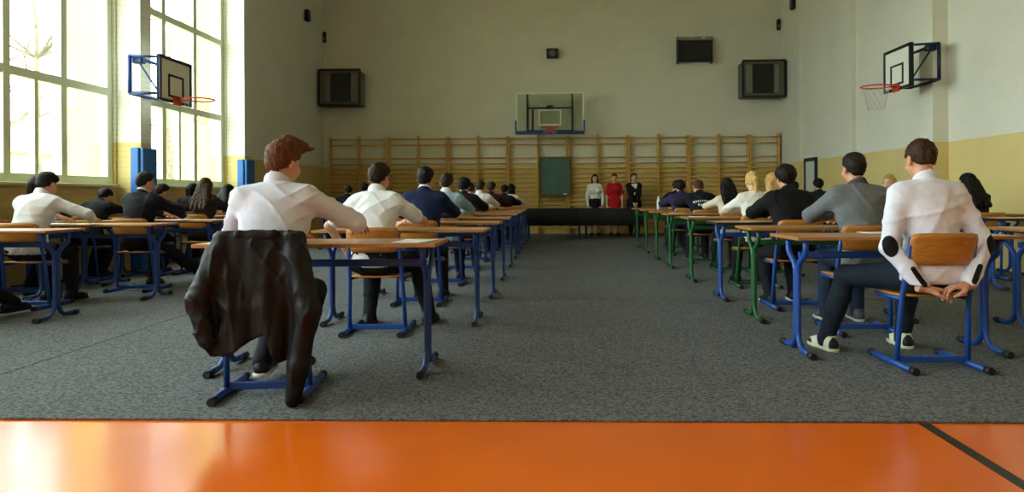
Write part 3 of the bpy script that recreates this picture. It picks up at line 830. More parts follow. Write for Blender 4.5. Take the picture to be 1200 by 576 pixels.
def desk(x, y, label, frame=BLUE, rz=0., W=1.42, z=.80, edge=None):
    edge = edge or WOODE
    o = empty('exam_desk', (x, y + SH * x, .011), rz); tag(o, label, 'desk', 'exam desks in rows'); z -= .011
    k = (W, z)
    t = link('tabletop', fmesh(('top', k), lambda: MB().bbox((0, 0, z - .009), (W - .008, .49, .018), .006).mesh('tabletop', WOODT)), o)
    link('edge_band', fmesh(('edge', k, edge.name), lambda: MB().bbox((0, -.25, z - .0105), (W, .008, .021), .003).bbox((0, .25, z - .0105), (W, .008, .021), .003)
         .bbox((-W / 2, 0, z - .0105), (.008, .5, .021), .003).bbox((W / 2, 0, z - .0105), (.008, .5, .021), .003).mesh('edge_band', edge)), t)
    lx = W / 2 - .09
    def leg():
        b = MB()
        for e in (-1, 1):
            b.tube(bend([(0, e * .25, .022), (0, e * .075, .03), (0, e * .0195, .10), (0, e * .0195, z - .20), (0, e * .15, z - .115), (0, e * .15, z - .02)], .06), .0195, 10)
        b.bbox((0, 0, .14), (.03, .05, .03), .004).bbox((0, 0, z - .24), (.03, .05, .04), .004)
        b.bbox((0, 0, z - .028), (.03, .44, .020), .004)
        return b.mesh('leg', frame)
    def cap():
        return MB().tube([(0, -.03, .0225), (0, .035, .0225)], .0225, 10).mesh('foot_cap', CAP)
    for sx in (-1, 1):
        l = link('leg', fmesh(('leg', frame.name, k), leg), o, (sx * lx, 0, 0))
        for e in (-1, 1): link('foot_cap', fmesh('dcap', cap), l, (0, e * .235, 0))
    link('crossbar', fmesh(('bar', frame.name, k), lambda: MB().bbox((0, .0, z - .135), (2 * lx - .02, .025, .045), .006).mesh('crossbar', frame)), o)
    link('apron', fmesh(('apron', frame.name, k), lambda: MB().bbox((0, .17, z - .032), (2 * lx - .04, .02, .028), .004).mesh('apron', frame)), o)
    return o

def chair(x, y, label, frame=BLUE, rz=0., zb=.845):
    o = empty('school_chair', (x, y + SH * x, .011), rz); tag(o, label, 'chair', 'plywood school chairs'); zb -= .011
    def seat():
        b = MB(); n = 8; P = []
        for i in range(n + 1):
            f = i / n; yy = -.19 + .39 * f; zz = .438 + .012 * (2 * f - 1) ** 2 - (.022 * max(0, f - .8) / .2)
            hw = .208 - .03 * (abs(2 * f - 1) ** 6)
            P.append((yy, zz, hw))
        vs = []
        for yy, zz, hw in P:
            for q in range(7):
                u = -1 + q / 3; vs.append((u * hw, yy, zz + .006 * u * u))
        m = len(vs); vs += [(x_, y_, z_ - .013) for x_, y_, z_ in vs]; fs = []
        for i in range(n):
            for q in range(6):
                a = i * 7 + q; fs.append((a, a + 1, a + 8, a + 7)); fs.append((m + a, m + a + 7, m + a + 8, m + a + 1))
        for i in range(n): fs.append((i * 7, i * 7 + 7, m + i * 7 + 7, m + i * 7)); fs.append((i * 7 + 6, m + i * 7 + 6, m + i * 7 + 13, i * 7 + 13))
        for q in range(6): fs.append((q, m + q, m + q + 1, q + 1)); a = n * 7 + q; fs.append((a, a + 1, m + a + 1, m + a))
        return b.add(vs, fs, True).mesh('seat', WOOD)
    def back():
        b = MB(); n, mm = 10, 6; vs = []
        for i in range(n + 1):
            u = -1 + 2 * i / n
            for q in range(mm + 1):
                w = q / mm; hh = .195 * (1 - .10 * abs(u) ** 8)
                vs.append((u * (.205 - .012 * abs(2 * w - 1) ** 5), -.215 - .045 * (1 - u * u) - .05 * w, zb - .1 + (w - .5) * hh))
        m = len(vs); vs += [(x_, y_ + .012, z_) for x_, y_, z_ in vs]; fs = []; k = mm + 1
        for i in range(n):
            for q in range(mm):
                a = i * k + q; fs.append((a, a + k, a + k + 1, a + 1)); fs.append((m + a, m + a + 1, m + a + k + 1, m + a + k))
        for i in range(n): fs.append((i * k, m + i * k, m + i * k + k, i * k + k)); a = i * k + mm; fs.append((a, a + k, m + a + k, m + a))
        for q in range(mm): fs.append((q, q + 1, m + q + 1, m + q)); a = n * k + q; fs.append((a, m + a, m + a + 1, a + 1))
        return b.add(vs, fs, True).mesh('backrest', WOOD)
    def side():
        b = MB()
        b.tube(bend([(0, -.12, .02), (0, -.155, .40), (0, -.19, .56), (0, -.245, zb - .03)], .06), [.016] * 2 + [.016] * (len(bend([(0, -.12, .02), (0, -.155, .40), (0, -.19, .56), (0, -.245, zb - .03)], .06)) - 2), 10)
        b.tube([(0, -.33, .022), (0, .19, .022)], .021, 10)
        b.tube(bend([(0, -.15, .425), (0, .15, .418)], .02), .014, 8)
        return b.mesh('side_frame', frame)
    link('seat', fmesh('seat', seat), o); link('backrest', fmesh(('back', zb), back), o)
    for sx in (-1, 1):
        l = link('side_frame', fmesh(('side', frame.name, zb), side), o, (sx * .222, 0, 0), (0, -sx * R(2.2), 0))
        for yy in (-.32, .18): link('foot_cap', fmesh('ccap', lambda: MB().tube([(0, -.025, .0225), (0, .025, .0225)], .0225, 10).mesh('foot_cap', CAP)), l, (0, yy, 0))
    link('crossbar', fmesh(('cbar', frame.name), lambda: MB().bbox((0, -.115, .045), (.42, .022, .04), .006).mesh('crossbar', frame)), o)
    link('seat_rail', fmesh(('srail', frame.name), lambda: MB().bbox((0, .09, .413), (.40, .02, .016), .004).mesh('seat_rail', frame)), o)
    return o

def paper(x, y, z, rz, label, w=.21, l=.297):
    b = MB(); n = 4; vs = []
    for i in range(n + 1):
        for j in range(n + 1):
            u, v = i / n - .5, j / n - .5
            vs.append((u * w, v * l, .0008 + .003 * (abs(u) + abs(v)) ** 4))
    m = len(vs); vs += [(a, c, d + .002) for a, c, d in vs]; fs = []
    for i in range(n):
        for j in range(n):
            a = i * (n + 1) + j; k = n + 1; fs.append((a, a + 1, a + k + 1, a + k)); fs.append((m + a, m + a + k, m + a + k + 1, m + a + 1))
    for i in range(n):
        k = n + 1; fs += [(i * k, i * k + k, m + i * k + k, m + i * k), (i * k + n, m + i * k + n, m + i * k + k + n, i * k + k + n), (i, m + i, m + i + 1, i + 1), (n * k + i, n * k + i + 1, m + n * k + i + 1, m + n * k + i)]
    o = b.add(vs, fs, True).build('exam_paper', PAPER, None, (x, y + SH * x, z), (0, 0, rz)); tag(o, label, 'paper', 'exam papers on the desks')

# ------------------------------------------------------------------ middle-left row, nearest first
NEAR = .0075
desk(-1.42, 4.24, 'wooden desk on blue legs before the boy with a jacket on his chair', NAVYST, 0, 1.44)
chair(-1.57, 3.80, 'school chair hidden under the draped black jacket, nearest on the left', NAVYST, R(6))
person('boy in white shirt leaning on the nearest left desk, black jacket on his chair', (-1.575, 3.81, .011), R(2), s=1.08, lean=15, hunch=8, side=-3, twist=6,
       head=(-30, 12, 4), lw=(-.10, .40, .872), rw=(.34, .56, .885), rp=(1, -.1, -.4), lf=(-.10, .10, .05), rf=(.10, .11, .05), lkp=(0, .9, .5), rkp=(0, .9, .5),
       top=('#d3d7e8', 'shirt'), pants='#14161f', shoes='darkwhite', hair=('quiff', '#5c3820'), res=NEAR, seed=3, fold=1.)
desk(-1.28, 5.84, 'wooden desk on blue legs before the boy in short white sleeves', NAVYST)
chair(-1.39, 5.48, 'plywood chair with bare backrest under the boy in short white sleeves', BLUE)
person('boy in short-sleeved white shirt seated second in the left aisle row', (-1.42, 5.42, .011), 0, s=.985, lean=13, hunch=8, side=-1.5, twist=-4, head=(-14, 10, 0),
       lw=(-.30, .20, .63), rw=(.16, .42, .85), lp=(-1, -.4, 0), rp=(1, -.2, -.3), lf=(-.115, .24, 0), rf=(.36, .34, 0), sleeve='short', top=('#e3e8ee', 'shirt'), lh='relaxed',
       hair=('short', '#2c1f18'), res=.0085, seed=11)
ROWL = [(6.92, 7.36, 'navy suit jacket'), (8.42, 8.86, 'pale blue-grey shirt'), (10.0, 10.46, 'black jacket with white collar'), (11.35, 11.8, 'pink top'),
        (12.5, 12.95, 'white shirt beyond the pink top'), (13.6, 14.05, 'dark maroon top'), (14.68, 15.1, 'black top near the far end of the row'), (15.7, 16.14, 'white top at the end of the left row')]
for py, dy, what in ROWL:
    desk(-1.28, dy, 'wooden blue-legged desk before the student in ' + what, NAVYST)
    chair(-1.34 if py < 14 else -1.05, py, 'plywood chair under the student in ' + what, NAVYST)
person('boy in navy suit jacket with white collar, dark short hair', (-1.32, 6.92, .011), 0, s=.995, lean=9, hunch=6, head=(-6, 4, 0), top=('#172247', 'jacket'), collar=('under', '#e6e6e8'),
       hair=('short', '#171210'), pants='#10131c', res=.0095, seed=21)
person('boy in pale blue-grey shirt behind the navy jacket', (-1.34, 8.42, .011), 0, s=.99, lean=12, hunch=8, head=(-4, 6, 0), top=('#8ea4b8', 'shirt'), collar=('top', '#d6dbe0'), hair=('short', '#241a15'), res=.0105, seed=22)
person('boy in black jacket with white collar, dark thick hair, left row', (-1.33, 10.0, .011), 0, s=.97, lean=14, hunch=8, head=(-5, 8, 0), top=('#121218', 'jacket'), collar=('under', '#d9d9d9'), hair=('thick', '#15110f'), res=.0115, seed=23)
person('student in pink top mostly behind the black jacket', (-1.44, 11.35, .011), 0, s=.93, sex='f', lean=14, hunch=10, side=3, head=(0, 20, 0), top=('#c9707f', 'sweater'), hair=('short', '#2a1d16'), res=.012, seed=24)
person('student in white shirt seated past the pink top', (-1.37, 12.5, .011), 0, s=1.0, lean=14, hunch=10, head=(-10, 10, 0), top=('#dfe0de', 'shirt'), hair=('short', '#35271c'), res=.012, seed=25)
person('student in dark maroon top, left row towards the far end', (-1.27, 13.6, .011), 0, s=1.0, lean=16, hunch=8, head=(-20, 10, 0), top=('#3a1620', 'sweater'), hair=('short', '#33221a'), res=.013, seed=26)
person('student in black top with dark hair, last but one of left row', (-1.08, 14.68, .011), 0, s=.96, lean=18, hunch=10, head=(-10, 14, 0), top=('#141416', 'sweater'), hair=('short', '#1c1512'), res=.013, seed=27)
person('dark-haired girl in white top at the far end of left row', (-1.03, 15.7, .011), R(-10), s=.97, sex='f', lean=16, hunch=8, head=(-30, 14, 0), top=('#dcdada', 'blouse'), hair=('bob', '#1f1613'), res=.013, seed=28)

# the black jacket on the nearest chair
def jacket():
    F = Field((-.46, -.52, -.005), (.46, .05, .93), .008)
    X, Y, Z = np.meshgrid(*F.ax, indexing='ij', sparse=True)
    def poly(P):
        d = None; sgn = np.zeros(np.broadcast(X, Z).shape, int); n = len(P); best = np.full(np.broadcast(X, Z).shape, 1e9)
        for i in range(n):
            (x0, z0), (x1, z1) = P[i], P[(i + 1) % n]; ex, ez = x1 - x0, z1 - z0
            t = np.clip(((X - x0) * ex + (Z - z0) * ez) / (ex * ex + ez * ez), 0, 1)
            best = np.minimum(best, (X - x0 - t * ex) ** 2 + (Z - z0 - t * ez) ** 2)
            c = ((z0 <= Z) & (z1 > Z)) | ((z1 <= Z) & (z0 > Z))
            xi = x0 + (Z - z0) * ex / (ez if abs(ez) > 1e-9 else 1e-9); sgn = sgn + (c & (X < xi))
        return np.where(sgn % 2 == 1, -np.sqrt(best), np.sqrt(best))
    back = [(-.20, .875), (-.235, .80), (-.275, .66), (-.315, .54), (-.295, .44), (-.25, .34), (-.22, .27), (-.13, .28), (-.04, .34), (.06, .385), (.09, .28), (.12, .24), (.19, .25), (.24, .32), (.28, .46), (.275, .60), (.25, .74), (.215, .875)]
    slope = (.88 - Z)
    fold = .020 * np.sin(34 * X + 4 * Z + .6) * np.clip(slope * 1.6, .1, 1) + .010 * np.sin(71 * X - 9 * Z) * np.clip(slope, .1, 1)
    yc = -.315 - .055 * slope + fold + .16 * np.abs(X) ** 1.5
    d = np.maximum(poly(back) - .006, np.abs(Y - yc) - .020)
    F.d = np.minimum(F.d, d).astype(np.float32)
    front = [(-.20, .875), (-.20, .74), (.20, .74), (.215, .875)]
    d = np.maximum(poly(front), np.abs(Y + .20 - .10 * slope) - .012); F.d = np.minimum(F.d, d).astype(np.float32)
    F.rc((-.185, -.272, .862), (.195, -.272, .862), .040, .040, .03)
    # sleeves
    F.rc((.205, -.31, .78), (.27, -.36, .50), .050, .060, .04).rc((.27, -.36, .50), (.225, -.38, .22), .060, .052, .03).rc((.225, -.38, .22), (.20, -.385, .052), .052, .040, .03)
    F.rc((-.205, -.31, .78), (-.285, -.34, .55), .045, .055, .04).rc((-.285, -.34, .55), (-.235, -.36, .36), .052, .04, .03)
    F.ripple(.002, 18, 4).crease(.0075, 26, 9, ((1, 0, .15), (1, 0, -.3), (.8, 0, .7), (.2, 0, 1))); F.clip((0, 0, .012), (0, 0, -1))
    o = link('jacket', npmesh('jacket', *F.surf(), cloth('#0b0c0f', .5, .3)), None, (-1.57, 3.80 + SH * -1.57, .0), (0, 0, R(6)))
    tag(o, 'black jacket draped over the chair back of the nearest boy', 'jacket')
    C = Field((-.2, -.4, .7), (.2, -.1, .95), .007); C.rc((-.09, -.315, .880), (.09, -.315, .880), .030, .030, 0); C.ripple(.004, 30, 2)
    link('collar', npmesh('collar', *C.surf(), cloth('#141415', .7, .3)), o)
jacket()

# ------------------------------------------------------------------ window side
desk(-5.03, 5.86, 'wooden desk on blue legs at the left edge, before the white-shirted writer', NAVYST)
chair(-5.33, 5.38, 'plywood chair at the far left edge, mostly out of view', NAVYST)
person('person in black trousers, only a stretched leg showing at left edge', (-5.33, 5.36, .011), 0, s=1.02, lean=15, hunch=8, top=('#17171c', 'jacket'), rf=(.40, .70, 0), hair=('short', '#241a15'), res=.011, seed=31)
desk(-4.86, 7.13, 'wooden desk on blue legs between the white-shirted writer and the dark-suited boy', NAVYST)
chair(-5.14, 6.58, 'plywood chair under the hunched writer in white shirt', BLUE)
person('boy in white shirt hunched over writing beside the windows', (-5.17, 6.55, .011), R(0), s=1.02, lean=14, hunch=16, side=-2, head=(-8, 20, 0), top=('#d8d8de', 'shirt'), rw=(.30, .46, .845), rp=(.8, -.3, -.1),
       pants='#15151a', hair=('short', '#1d1612'), res=.0095, seed=32)
desk(-4.80, 8.28, 'wooden desk on blue legs before the boy in dark suit', NAVYST)
chair(-4.80, 7.80, 'plywood chair under the boy in dark suit with outstretched leg', BLUE)
person('boy in dark suit seated sideways with one leg stretched out', (-4.82, 7.80, .011), R(-8), s=.99, lean=6, hunch=6, head=(-22, 4, 0), top=('#15161d', 'jacket'), collar=('under', '#d8d4d0'), rw=(.22, .44, .845),
       rf=(.34, .66, 0), lf=(-.12, .34, 0), hair=('short', '#12100f'), res=.0105, seed=33)
desk(-5.98, 7.98, 'short wooden desk against the window wall', NAVYST, 0, .86)
chair(-5.98, 7.54, 'plywood chair by the window beside the hunched writer', NAVYST)
person('dark-haired student by the window just beyond the hunched writer', (-6.0, 7.54, .011), R(-4), lf=(-.07, .14, 0), rf=(.07, .15, 0), s=.97, lean=12, hunch=10, head=(-60, 14, 0), top=('#3a2a26', 'sweater'), hair=('bob', '#2a1b15'), sex='f', res=.012, seed=34)
chair(-6.04, 8.62, 'plywood chair by the window under the bowed student in dark jacket', NAVYST)
person('student in dark jacket bowed low by the window sill', (-6.02, 8.62, .011), R(0), sh=.92, lw=(-.03, .42, .89), rw=(.03, .42, .89), lp=(-.6, -.5, .1), rp=(.6, -.5, .1), lf=(-.07, .14, 0), rf=(.07, .15, 0), s=.92, lean=24, hunch=18, head=(0, 34, 0), top=('#14171c', 'jacket'), hair=('short', '#1b1411'), res=.012, seed=35)
desk(-6.14, 9.2, 'short wooden desk by the window before the bowed student', NAVYST, 0, .56)
chair(-5.55, 9.27, 'plywood chair beside the padded pillar', NAVYST)
person('student beside the padded pillar, mostly behind the dark-suited boy', (-5.57, 9.27, .011), 0, lf=(-.07, .14, 0), rf=(.07, .15, 0), s=.92, lean=20, hunch=10, head=(-30, 14, 0), top=('#4a2b30', 'sweater'), hair=('short', '#241915'), res=.012, seed=36)
desk(-5.50, 9.72, 'short wooden desk just before the padded pillar', NAVYST, 0, .62)
chair(-6.0, 11.15, 'plywood chair by the window past the padded pillar', NAVYST)
person('dark-haired student in black seated by the second window', (-6.08, 11.15, .011), 0, lf=(-.07, .14, 0), rf=(.07, .15, 0), s=.93, lean=14, hunch=8, head=(-20, 8, 0), top=('#131317', 'jacket'), hair=('bob', '#15110f'), sex='f', res=.012, seed=37)
desk(-6.02, 11.66, 'short wooden desk below the second window', NAVYST, 0, .7)
chair(-4.98, 9.50, 'plywood chair under the girl with long brown hair', NAVYST)
person('girl with long straight brown hair seated before the second window', (-4.96, 9.50, .011), 0, lf=(-.07, .14, 0), rf=(.07, .15, 0), s=.965, sex='f', lean=8, hunch=6, head=(0, 4, 0), top=('#2b211d', 'sweater'), hair=('long', '#3a2a1e'), res=.011, seed=38)
desk(-4.72, 9.98, 'wooden desk on blue legs before the girl with long brown hair', NAVYST, 0, .86)
chair(-5.40, 10.95, 'plywood chair under the dark-haired girl beside the nearest boy\'s shoulder', NAVYST)
person('girl with loose black hair seen beside the nearest boy\'s shoulder', (-5.42, 10.95, .011), R(-6), lf=(-.07, .14, 0), rf=(.07, .15, 0), s=.93, sex='f', lean=18, hunch=10, head=(-25, 12, 0), top=('#18171a', 'sweater'), hair=('long', '#17120f'), res=.012, seed=39)
desk(-5.2, 11.42, 'wooden desk before the girl with loose black hair', NAVYST, 0, .9)
desk(-4.10, 13.95, 'wooden desk far back between the windows and the left row', NAVYST)
chair(-3.80, 13.50, 'plywood chair far back behind the short-sleeved boy', NAVYST)
person('dark-haired student far back, almost hidden behind the short-sleeved boy', (-3.80, 13.50, .011), 0, s=.98, lean=12, hunch=8, head=(0, 8, 0), top=('#2a2a30', 'sweater'), hair=('short', '#15110f'), res=.013, seed=40)
chair(-4.52, 14.75, 'plywood chair near the window-side end of the wall bars', NAVYST)
person('student in dark navy jacket bent forward near the wall bars corner', (-4.52, 14.75, .011), 0, s=.98, lean=18, hunch=14, head=(10, 24, 0), top=('#161b2b', 'jacket'), hair=('short', '#221914'), res=.013, seed=41)
desk(-4.45, 15.33, 'wooden desk nearest the window-side end of the wall bars', NAVYST)

# ------------------------------------------------------------------ right-hand row, nearest first
def elbow_patches(c):
    hi_ = c['res']
    for E, W_, S, e in ((c['le'], c['lw'], c['shl'], -1), (c['re'], c['rw'], c['shr'], 1)):
        F = Field(E - .14, E + .14, .006); c['torso'](F, c['off'] + .0035, .06); c['arms'](F, c['off'] * .85 + .0035, .05, .012)
        F.ripple(.0018 * c['fold'], 13, c['seed']).crease(.0085 * c['fold'], 24, c['seed'] + 5)
        ctr = E + np.array([e * .016, -.040, .0]); al = unit(W_ - S)
        zz = al; yy = unit(np.cross(zz, (1, 0, 0))); xx = np.cross(yy, zz); M = np.stack([xx, yy, zz], 1)
        Q = Field(E - .14, E + .14, .006); Q.ell(ctr, (.045, .045, .068), M, 0)
        F.d = np.maximum(F.d, Q.d); link('elbow_patch', npmesh('elbow_patch', *F.surf(), cloth('#101012', .8)), c['top'])
        mid = E * .22 + W_ * .78
        F = Field(mid - .12, mid + .12, .005); c['arms'](F, c['off'] * .85 + .004, .05, .006)
        F.ripple(.0018 * c['fold'], 13, c['seed']).crease(.0085 * c['fold'], 24, c['seed'] + 5)
        a = E * .42 + W_ * .58; b_ = E * .06 + W_ * .94
        ofs = np.array([0, -.045, .012])
        Q = Field(mid - .12, mid + .12, .005); Q.rc(a + ofs, b_ + ofs, .017, .017, 0); F.d = np.maximum(F.d, Q.d); vv, ff = F.surf()
        if len(vv): link('cuff_strap', npmesh('cuff_strap', vv, ff, cloth('#101012', .8)), c['top'])
desk(2.28, 4.86, 'wooden desk on blue legs before the boy with elbow patches', BLUE, R(2.5), 1.46)
chair(2.32, 4.55, 'plywood chair with bright blue frame under the boy with elbow patches', BLUE, R(2))
person('boy in white shirt with black elbow patches, hands behind him on the seat', (2.335, 4.49, .011), R(1), s=1.055, lean=3, hunch=8, head=(2, 16, 0), sh=.96, lw=(-.135, -.185, .500), rw=(.130, -.205, .520), al=1.13, hd=((1, .05, -.12), (-1, -.02, -.12)),
       lp=(-1, .18, .1), rp=(1, .18, .1), lh='relaxed', rh='relaxed', lf=(-.46, .42, 0), rf=(.10, .50, 0), lkp=(-.5, .5, 1), top=('#dfe0ee', 'shirt'), collar=('top', '#dfe3ee'), pants='#1c2733', shoes='trainer',
       hair=('crop', '#3a2519'), res=NEAR, seed=51, extra=elbow_patches, fold=1.)
desk(2.33, 6.10, 'wooden desk on green legs before the boy in grey sweater', GREEN)
chair(2.36, 5.62, 'plywood chair with blue frame under the boy in grey sweater', BLUE)
person('boy in grey sweater with tousled dark hair behind the nearest right desk', (2.42, 5.62, .011), R(0), s=1.045, lean=11, hunch=6, head=(7, 6, 0), top=('#6d7173', 'sweater'), collar=('top', '#4a4c4f'),
       pants='#22303f', shoes='grey', hair=('short', '#211914'), res=.0085, seed=52)
desk(2.32, 7.26, 'dark-edged desk on blue legs before the boy in black jacket', BLUE, edge=DARKE)
chair(2.26, 6.78, 'plywood chair under the boy in black jacket, right row', BLUE)
person('boy in black jacket with thick dark hair in the right row', (2.26, 6.78, .011), 0, s=.985, lean=12, hunch=8, head=(6, 6, 0), top=('#101013', 'jacket'), pants='#121217', shoes='darkwhite', lf=(-.16, .16, 0), rf=(.12, .30, 0), hair=('thick', '#1a1310'), res=.0095, seed=53)
desk(2.32, 8.78, 'wooden desk on green legs before the blonde girl in white', GREEN)
chair(2.32, 8.28, 'plywood chair under the blonde girl in white top', GREEN)
person('blonde girl in white top beside the black-jacketed boy', (2.36, 8.28, .011), 0, s=.98, sex='f', lean=12, hunch=8, head=(0, 8, 0), top=('#e4e2da', 'blouse'), hair=('pony', '#c9a765'), skin=SKIN2, res=.0105, seed=54)
desk(2.32, 10.36, 'wooden desk on green legs before the girl with long black hair', GREEN)
chair(2.97, 9.46, 'plywood chair under the second blonde girl, farther back', GREEN)
person('second blonde girl with loose hair, behind and right of the first', (2.95, 9.44, .011), 0, s=.99, sex='f', lean=10, hunch=8, head=(10, 8, 0), top=('#c8a893', 'sweater'), hair=('long', '#c39c62'), skin=SKIN2, res=.011, seed=55)
chair(2.46, 9.86, 'plywood chair under the girl with long black hair', GREEN)
person('girl with long black hair and pale top in the right row', (2.46, 9.86, .011), 0, s=.94, sex='f', lean=16, hunch=8, head=(0, 8, 0), top=('#d8c9b2', 'blouse'), hair=('long', '#14100f'), skin=SKIN2, res=.011, seed=56)
def back_print(c):
    W_ = cloth('#d9dbe0'); k = 0
    A = c['mid'] + c['d2'] * .16
    F0 = dict(lo=A - .26, hi=A + .26)
    def row(n, half, lift, hgt, arc):
        Q = Field(F0['lo'], F0['hi'], .008)
        for i in range(n):
            u = -1 + 2 * (i + .5) / n
            p = A + c['ax'] * u * half + c['d2'] * (lift - arc * u * u)
            q = np.array([0, -.2, 0])
            Q.rc(p - c['d2'] * hgt / 2 + q * 1.2, p + c['d2'] * hgt / 2 + q * 1.2, .0001, .0001, 0)
            X, Y, Z = np.meshgrid(*Q.ax, indexing='ij', sparse=True)
            wv = abs(half / n) * .62
            zc = p[2]; b_ = np.maximum(np.maximum(np.abs(X - p[0]) - wv, np.abs(Z - zc) - hgt / 2), Y - c['mid'][1]).astype(np.float32)
            Q.d = np.minimum(Q.d, b_)
        F = Field(F0['lo'], F0['hi'], .008); c['torso'](F, c['off'] + .005, .06); c['arms'](F, c['off'] * .8 + .005, .05, .012)
        F.ripple(.0018 * c['fold'], 13, c['seed']).crease(.0085 * c['fold'], 24, c['seed'] + 5)
        F.d = np.maximum(F.d, Q.d); v, f = F.surf()
        if len(v): link('lettering', npmesh('lettering', v, f, W_), c['top'])
    row(9, .15, .03, .035, .03); row(5, .085, -.045, .035, 0)
chair(2.34, 11.14, 'plywood chair under the student with lettering on the jacket', GREEN)
person('student in navy jacket with white lettering across the back, bowed forward', (2.34, 11.14, .011), 0, s=1.02, lean=18, hunch=16, head=(0, 30, 0), top=('#10131f', 'jacket'), hair=('short', '#4a3424'), res=.011, seed=57, extra=back_print, shoes='darkwhite')
desk(2.32, 11.70, 'wooden desk on green legs before the student with lettered jacket', GREEN)
chair(2.30, 12.52, 'plywood chair under the student in purple, right row', GREEN)
person('student in purple sweater leaning over a far right desk', (2.28, 12.52, .011), 0, s=.99, lean=18, hunch=10, head=(0, 12, 0), top=('#322a4e', 'sweater'), hair=('thick', '#171210'), res=.0125, seed=58)
desk(2.32, 13.0, 'wooden desk on green legs before the student in purple', GREEN)
chair(2.42, 13.95, 'plywood chair under the farthest student of the right row', GREEN)
person('student in dark jacket with white collar, farthest in the right row', (2.44, 13.95, .011), 0, s=1.0, lean=12, hunch=8, head=(-14, 10, 0), top=('#12141c', 'jacket'), collar=('under', '#e0e0e0'), hair=('short', '#2a1e17'), res=.0125, seed=59)
desk(2.32, 14.42, 'wooden desk on green legs at the far end of right row', GREEN)
# by the right wall
desk(4.28, 5.75, 'bare wooden desk at the right edge beyond the patched elbow', BLUE)
desk(5.50, 8.12, 'dark-edged desk by the right wall behind the girl with black hair', BLUE, 0, 1.36, edge=DARKE)
chair(5.28, 9.02, 'plywood chair under the black-haired girl by the right wall', BLUE)
person('girl with long black hair by the right wall, beyond the patched shirt', (5.28, 9.02, .011), R(4), s=.95, sex='f', lean=11, hunch=8, head=(20, 10, -8), top=('#1a1a1e', 'sweater'), hair=('long', '#0f0d0d'), shoes='green_trainer', rf=(.26, .30, 0), res=.011, seed=61)
desk(5.45, 9.55, 'desk before the black-haired girl by the right wall', BLUE, 0, 1.36)
chair(5.10, 10.70, 'plywood chair under the turned blonde girl by the right wall', BLUE, R(0))
person('blonde girl in white turned with her face towards the camera', (5.08, 10.70, .011), R(35), s=.97, sex='f', lean=8, hunch=6, twist=25, head=(95, 6, 0), top=('#dcdcd8', 'blouse'), hair=('bob', '#b9935c'), skin=SKIN2, res=.011, seed=62, face=True, lw=(-.2, .3, .70), rw=(.2, .3, .70), lh='relaxed', rh='relaxed')
desk(5.28, 11.42, 'desk before the turned blonde girl by the right wall', BLUE, 0, 1.36)
chair(5.22, 12.0, 'plywood chair by the right wall behind the boy in grey', BLUE)
person('dark-haired student by the right wall just past the grey sweater', (5.22, 12.0, .011), 0, s=.99, lean=12, hunch=8, sex='f', head=(10, 8, 0), top=('#2b2b2e', 'sweater'), hair=('long', '#1a1411'), res=.0125, seed=63)
desk(5.40, 12.5, 'desk by the right wall past the turned blonde girl', BLUE, 0, 1.36)
chair(5.20, 13.9, 'plywood chair by the right wall near the door', BLUE)
person('dark-haired student in dark top seen before the door', (5.20, 13.9, .011), 0, s=.99, lean=10, hunch=6, head=(0, 6, 0), top=('#1c1c20', 'jacket'), hair=('thick', '#16110f'), res=.013, seed=64)
desk(5.40, 14.4, 'desk by the right wall near the door', BLUE, 0, 1.36)
chair(5.20, 15.2, 'plywood chair by the right wall, farthest from the camera', BLUE)
person('student in white shirt with black hair, farthest by the right wall', (5.20, 15.2, .011), 0, s=.97, lean=12, hunch=8, head=(0, 8, 0), top=('#d6d6d4', 'shirt'), hair=('short', '#14100f'), res=.013, seed=65)
desk(5.40, 15.7, 'desk by the right wall, farthest from the camera', BLUE, 0, 1.36)

# ------------------------------------------------------------------ black-clothed tables and the three women
def cloth_table(x0, x1, label):
    xm, w = (x0 + x1) / 2, x1 - x0; o = empty('exam_board_table', (xm, 17.2, .011)); tag(o, label, 'table', 'tables under black cloth')
    MB().bbox((0, 0, .715), (w - .02, .66, .022), .005).build('tabletop', WOODT, o)
    for sx in (-1, 1):
        for sy in (-1, 1): MB().tube([(sx * (w / 2 - .08), sy * .27, .002), (sx * (w / 2 - .08), sy * .27, .70)], .02, 8).build('leg', NAVYST, o)
for a, c, l in ((-.72, .69, 'table under the black cloth, nearer the windows'), (.70, 2.11, 'table under the black cloth, before the three women')): cloth_table(a, c, l)
b = MB(); vs = []; nx = 90
prof = [(-.36, .335), (-.362, .55), (-.358, .735), (-.34, .752), (0, .754), (.34, .752), (.358, .735), (.362, .55), (.36, .335)]
for i in range(nx + 1):
    x = -.76 + 2.92 * i / nx
    for j, (yy, zz) in enumerate(prof):
        wv = .012 * math.sin(i * .9 + .7 * math.sin(i * .31)) * (1 if j in (0, 8) else .5 if j in (1, 7) else 0)
        vs.append((x, 17.2 + yy + wv * (-1 if yy < 0 else 1), zz + (.006 * math.sin(i * .6) if j in (0, 8) else 0)))
k = len(prof); m = len(vs)
vs += [(x, y + (.006 if y < 17.2 else -.006) * (abs(y - 17.2) > .35), z - (.006 if .7 < z and abs(y - 17.2) < .355 else 0)) for x, y, z in vs]
fs = []
for i in range(nx):
    for j in range(k - 1):
        a = i * k + j; fs.append((a, a + 1, a + k + 1, a + k)); fs.append((m + a, m + a + k, m + a + k + 1, m + a + 1))
    fs.append((i * k, i * k + k, m + i * k + k, m + i * k)); a = i * k + k - 1; fs.append((a, m + a, m + a + k, a + k))
o = b.add(vs, fs, True).build('tablecloth', CLOTHB); tag(o, 'long black cloth covering the tables at the far end', 'tablecloth')
G2 = 'women standing behind the black table'
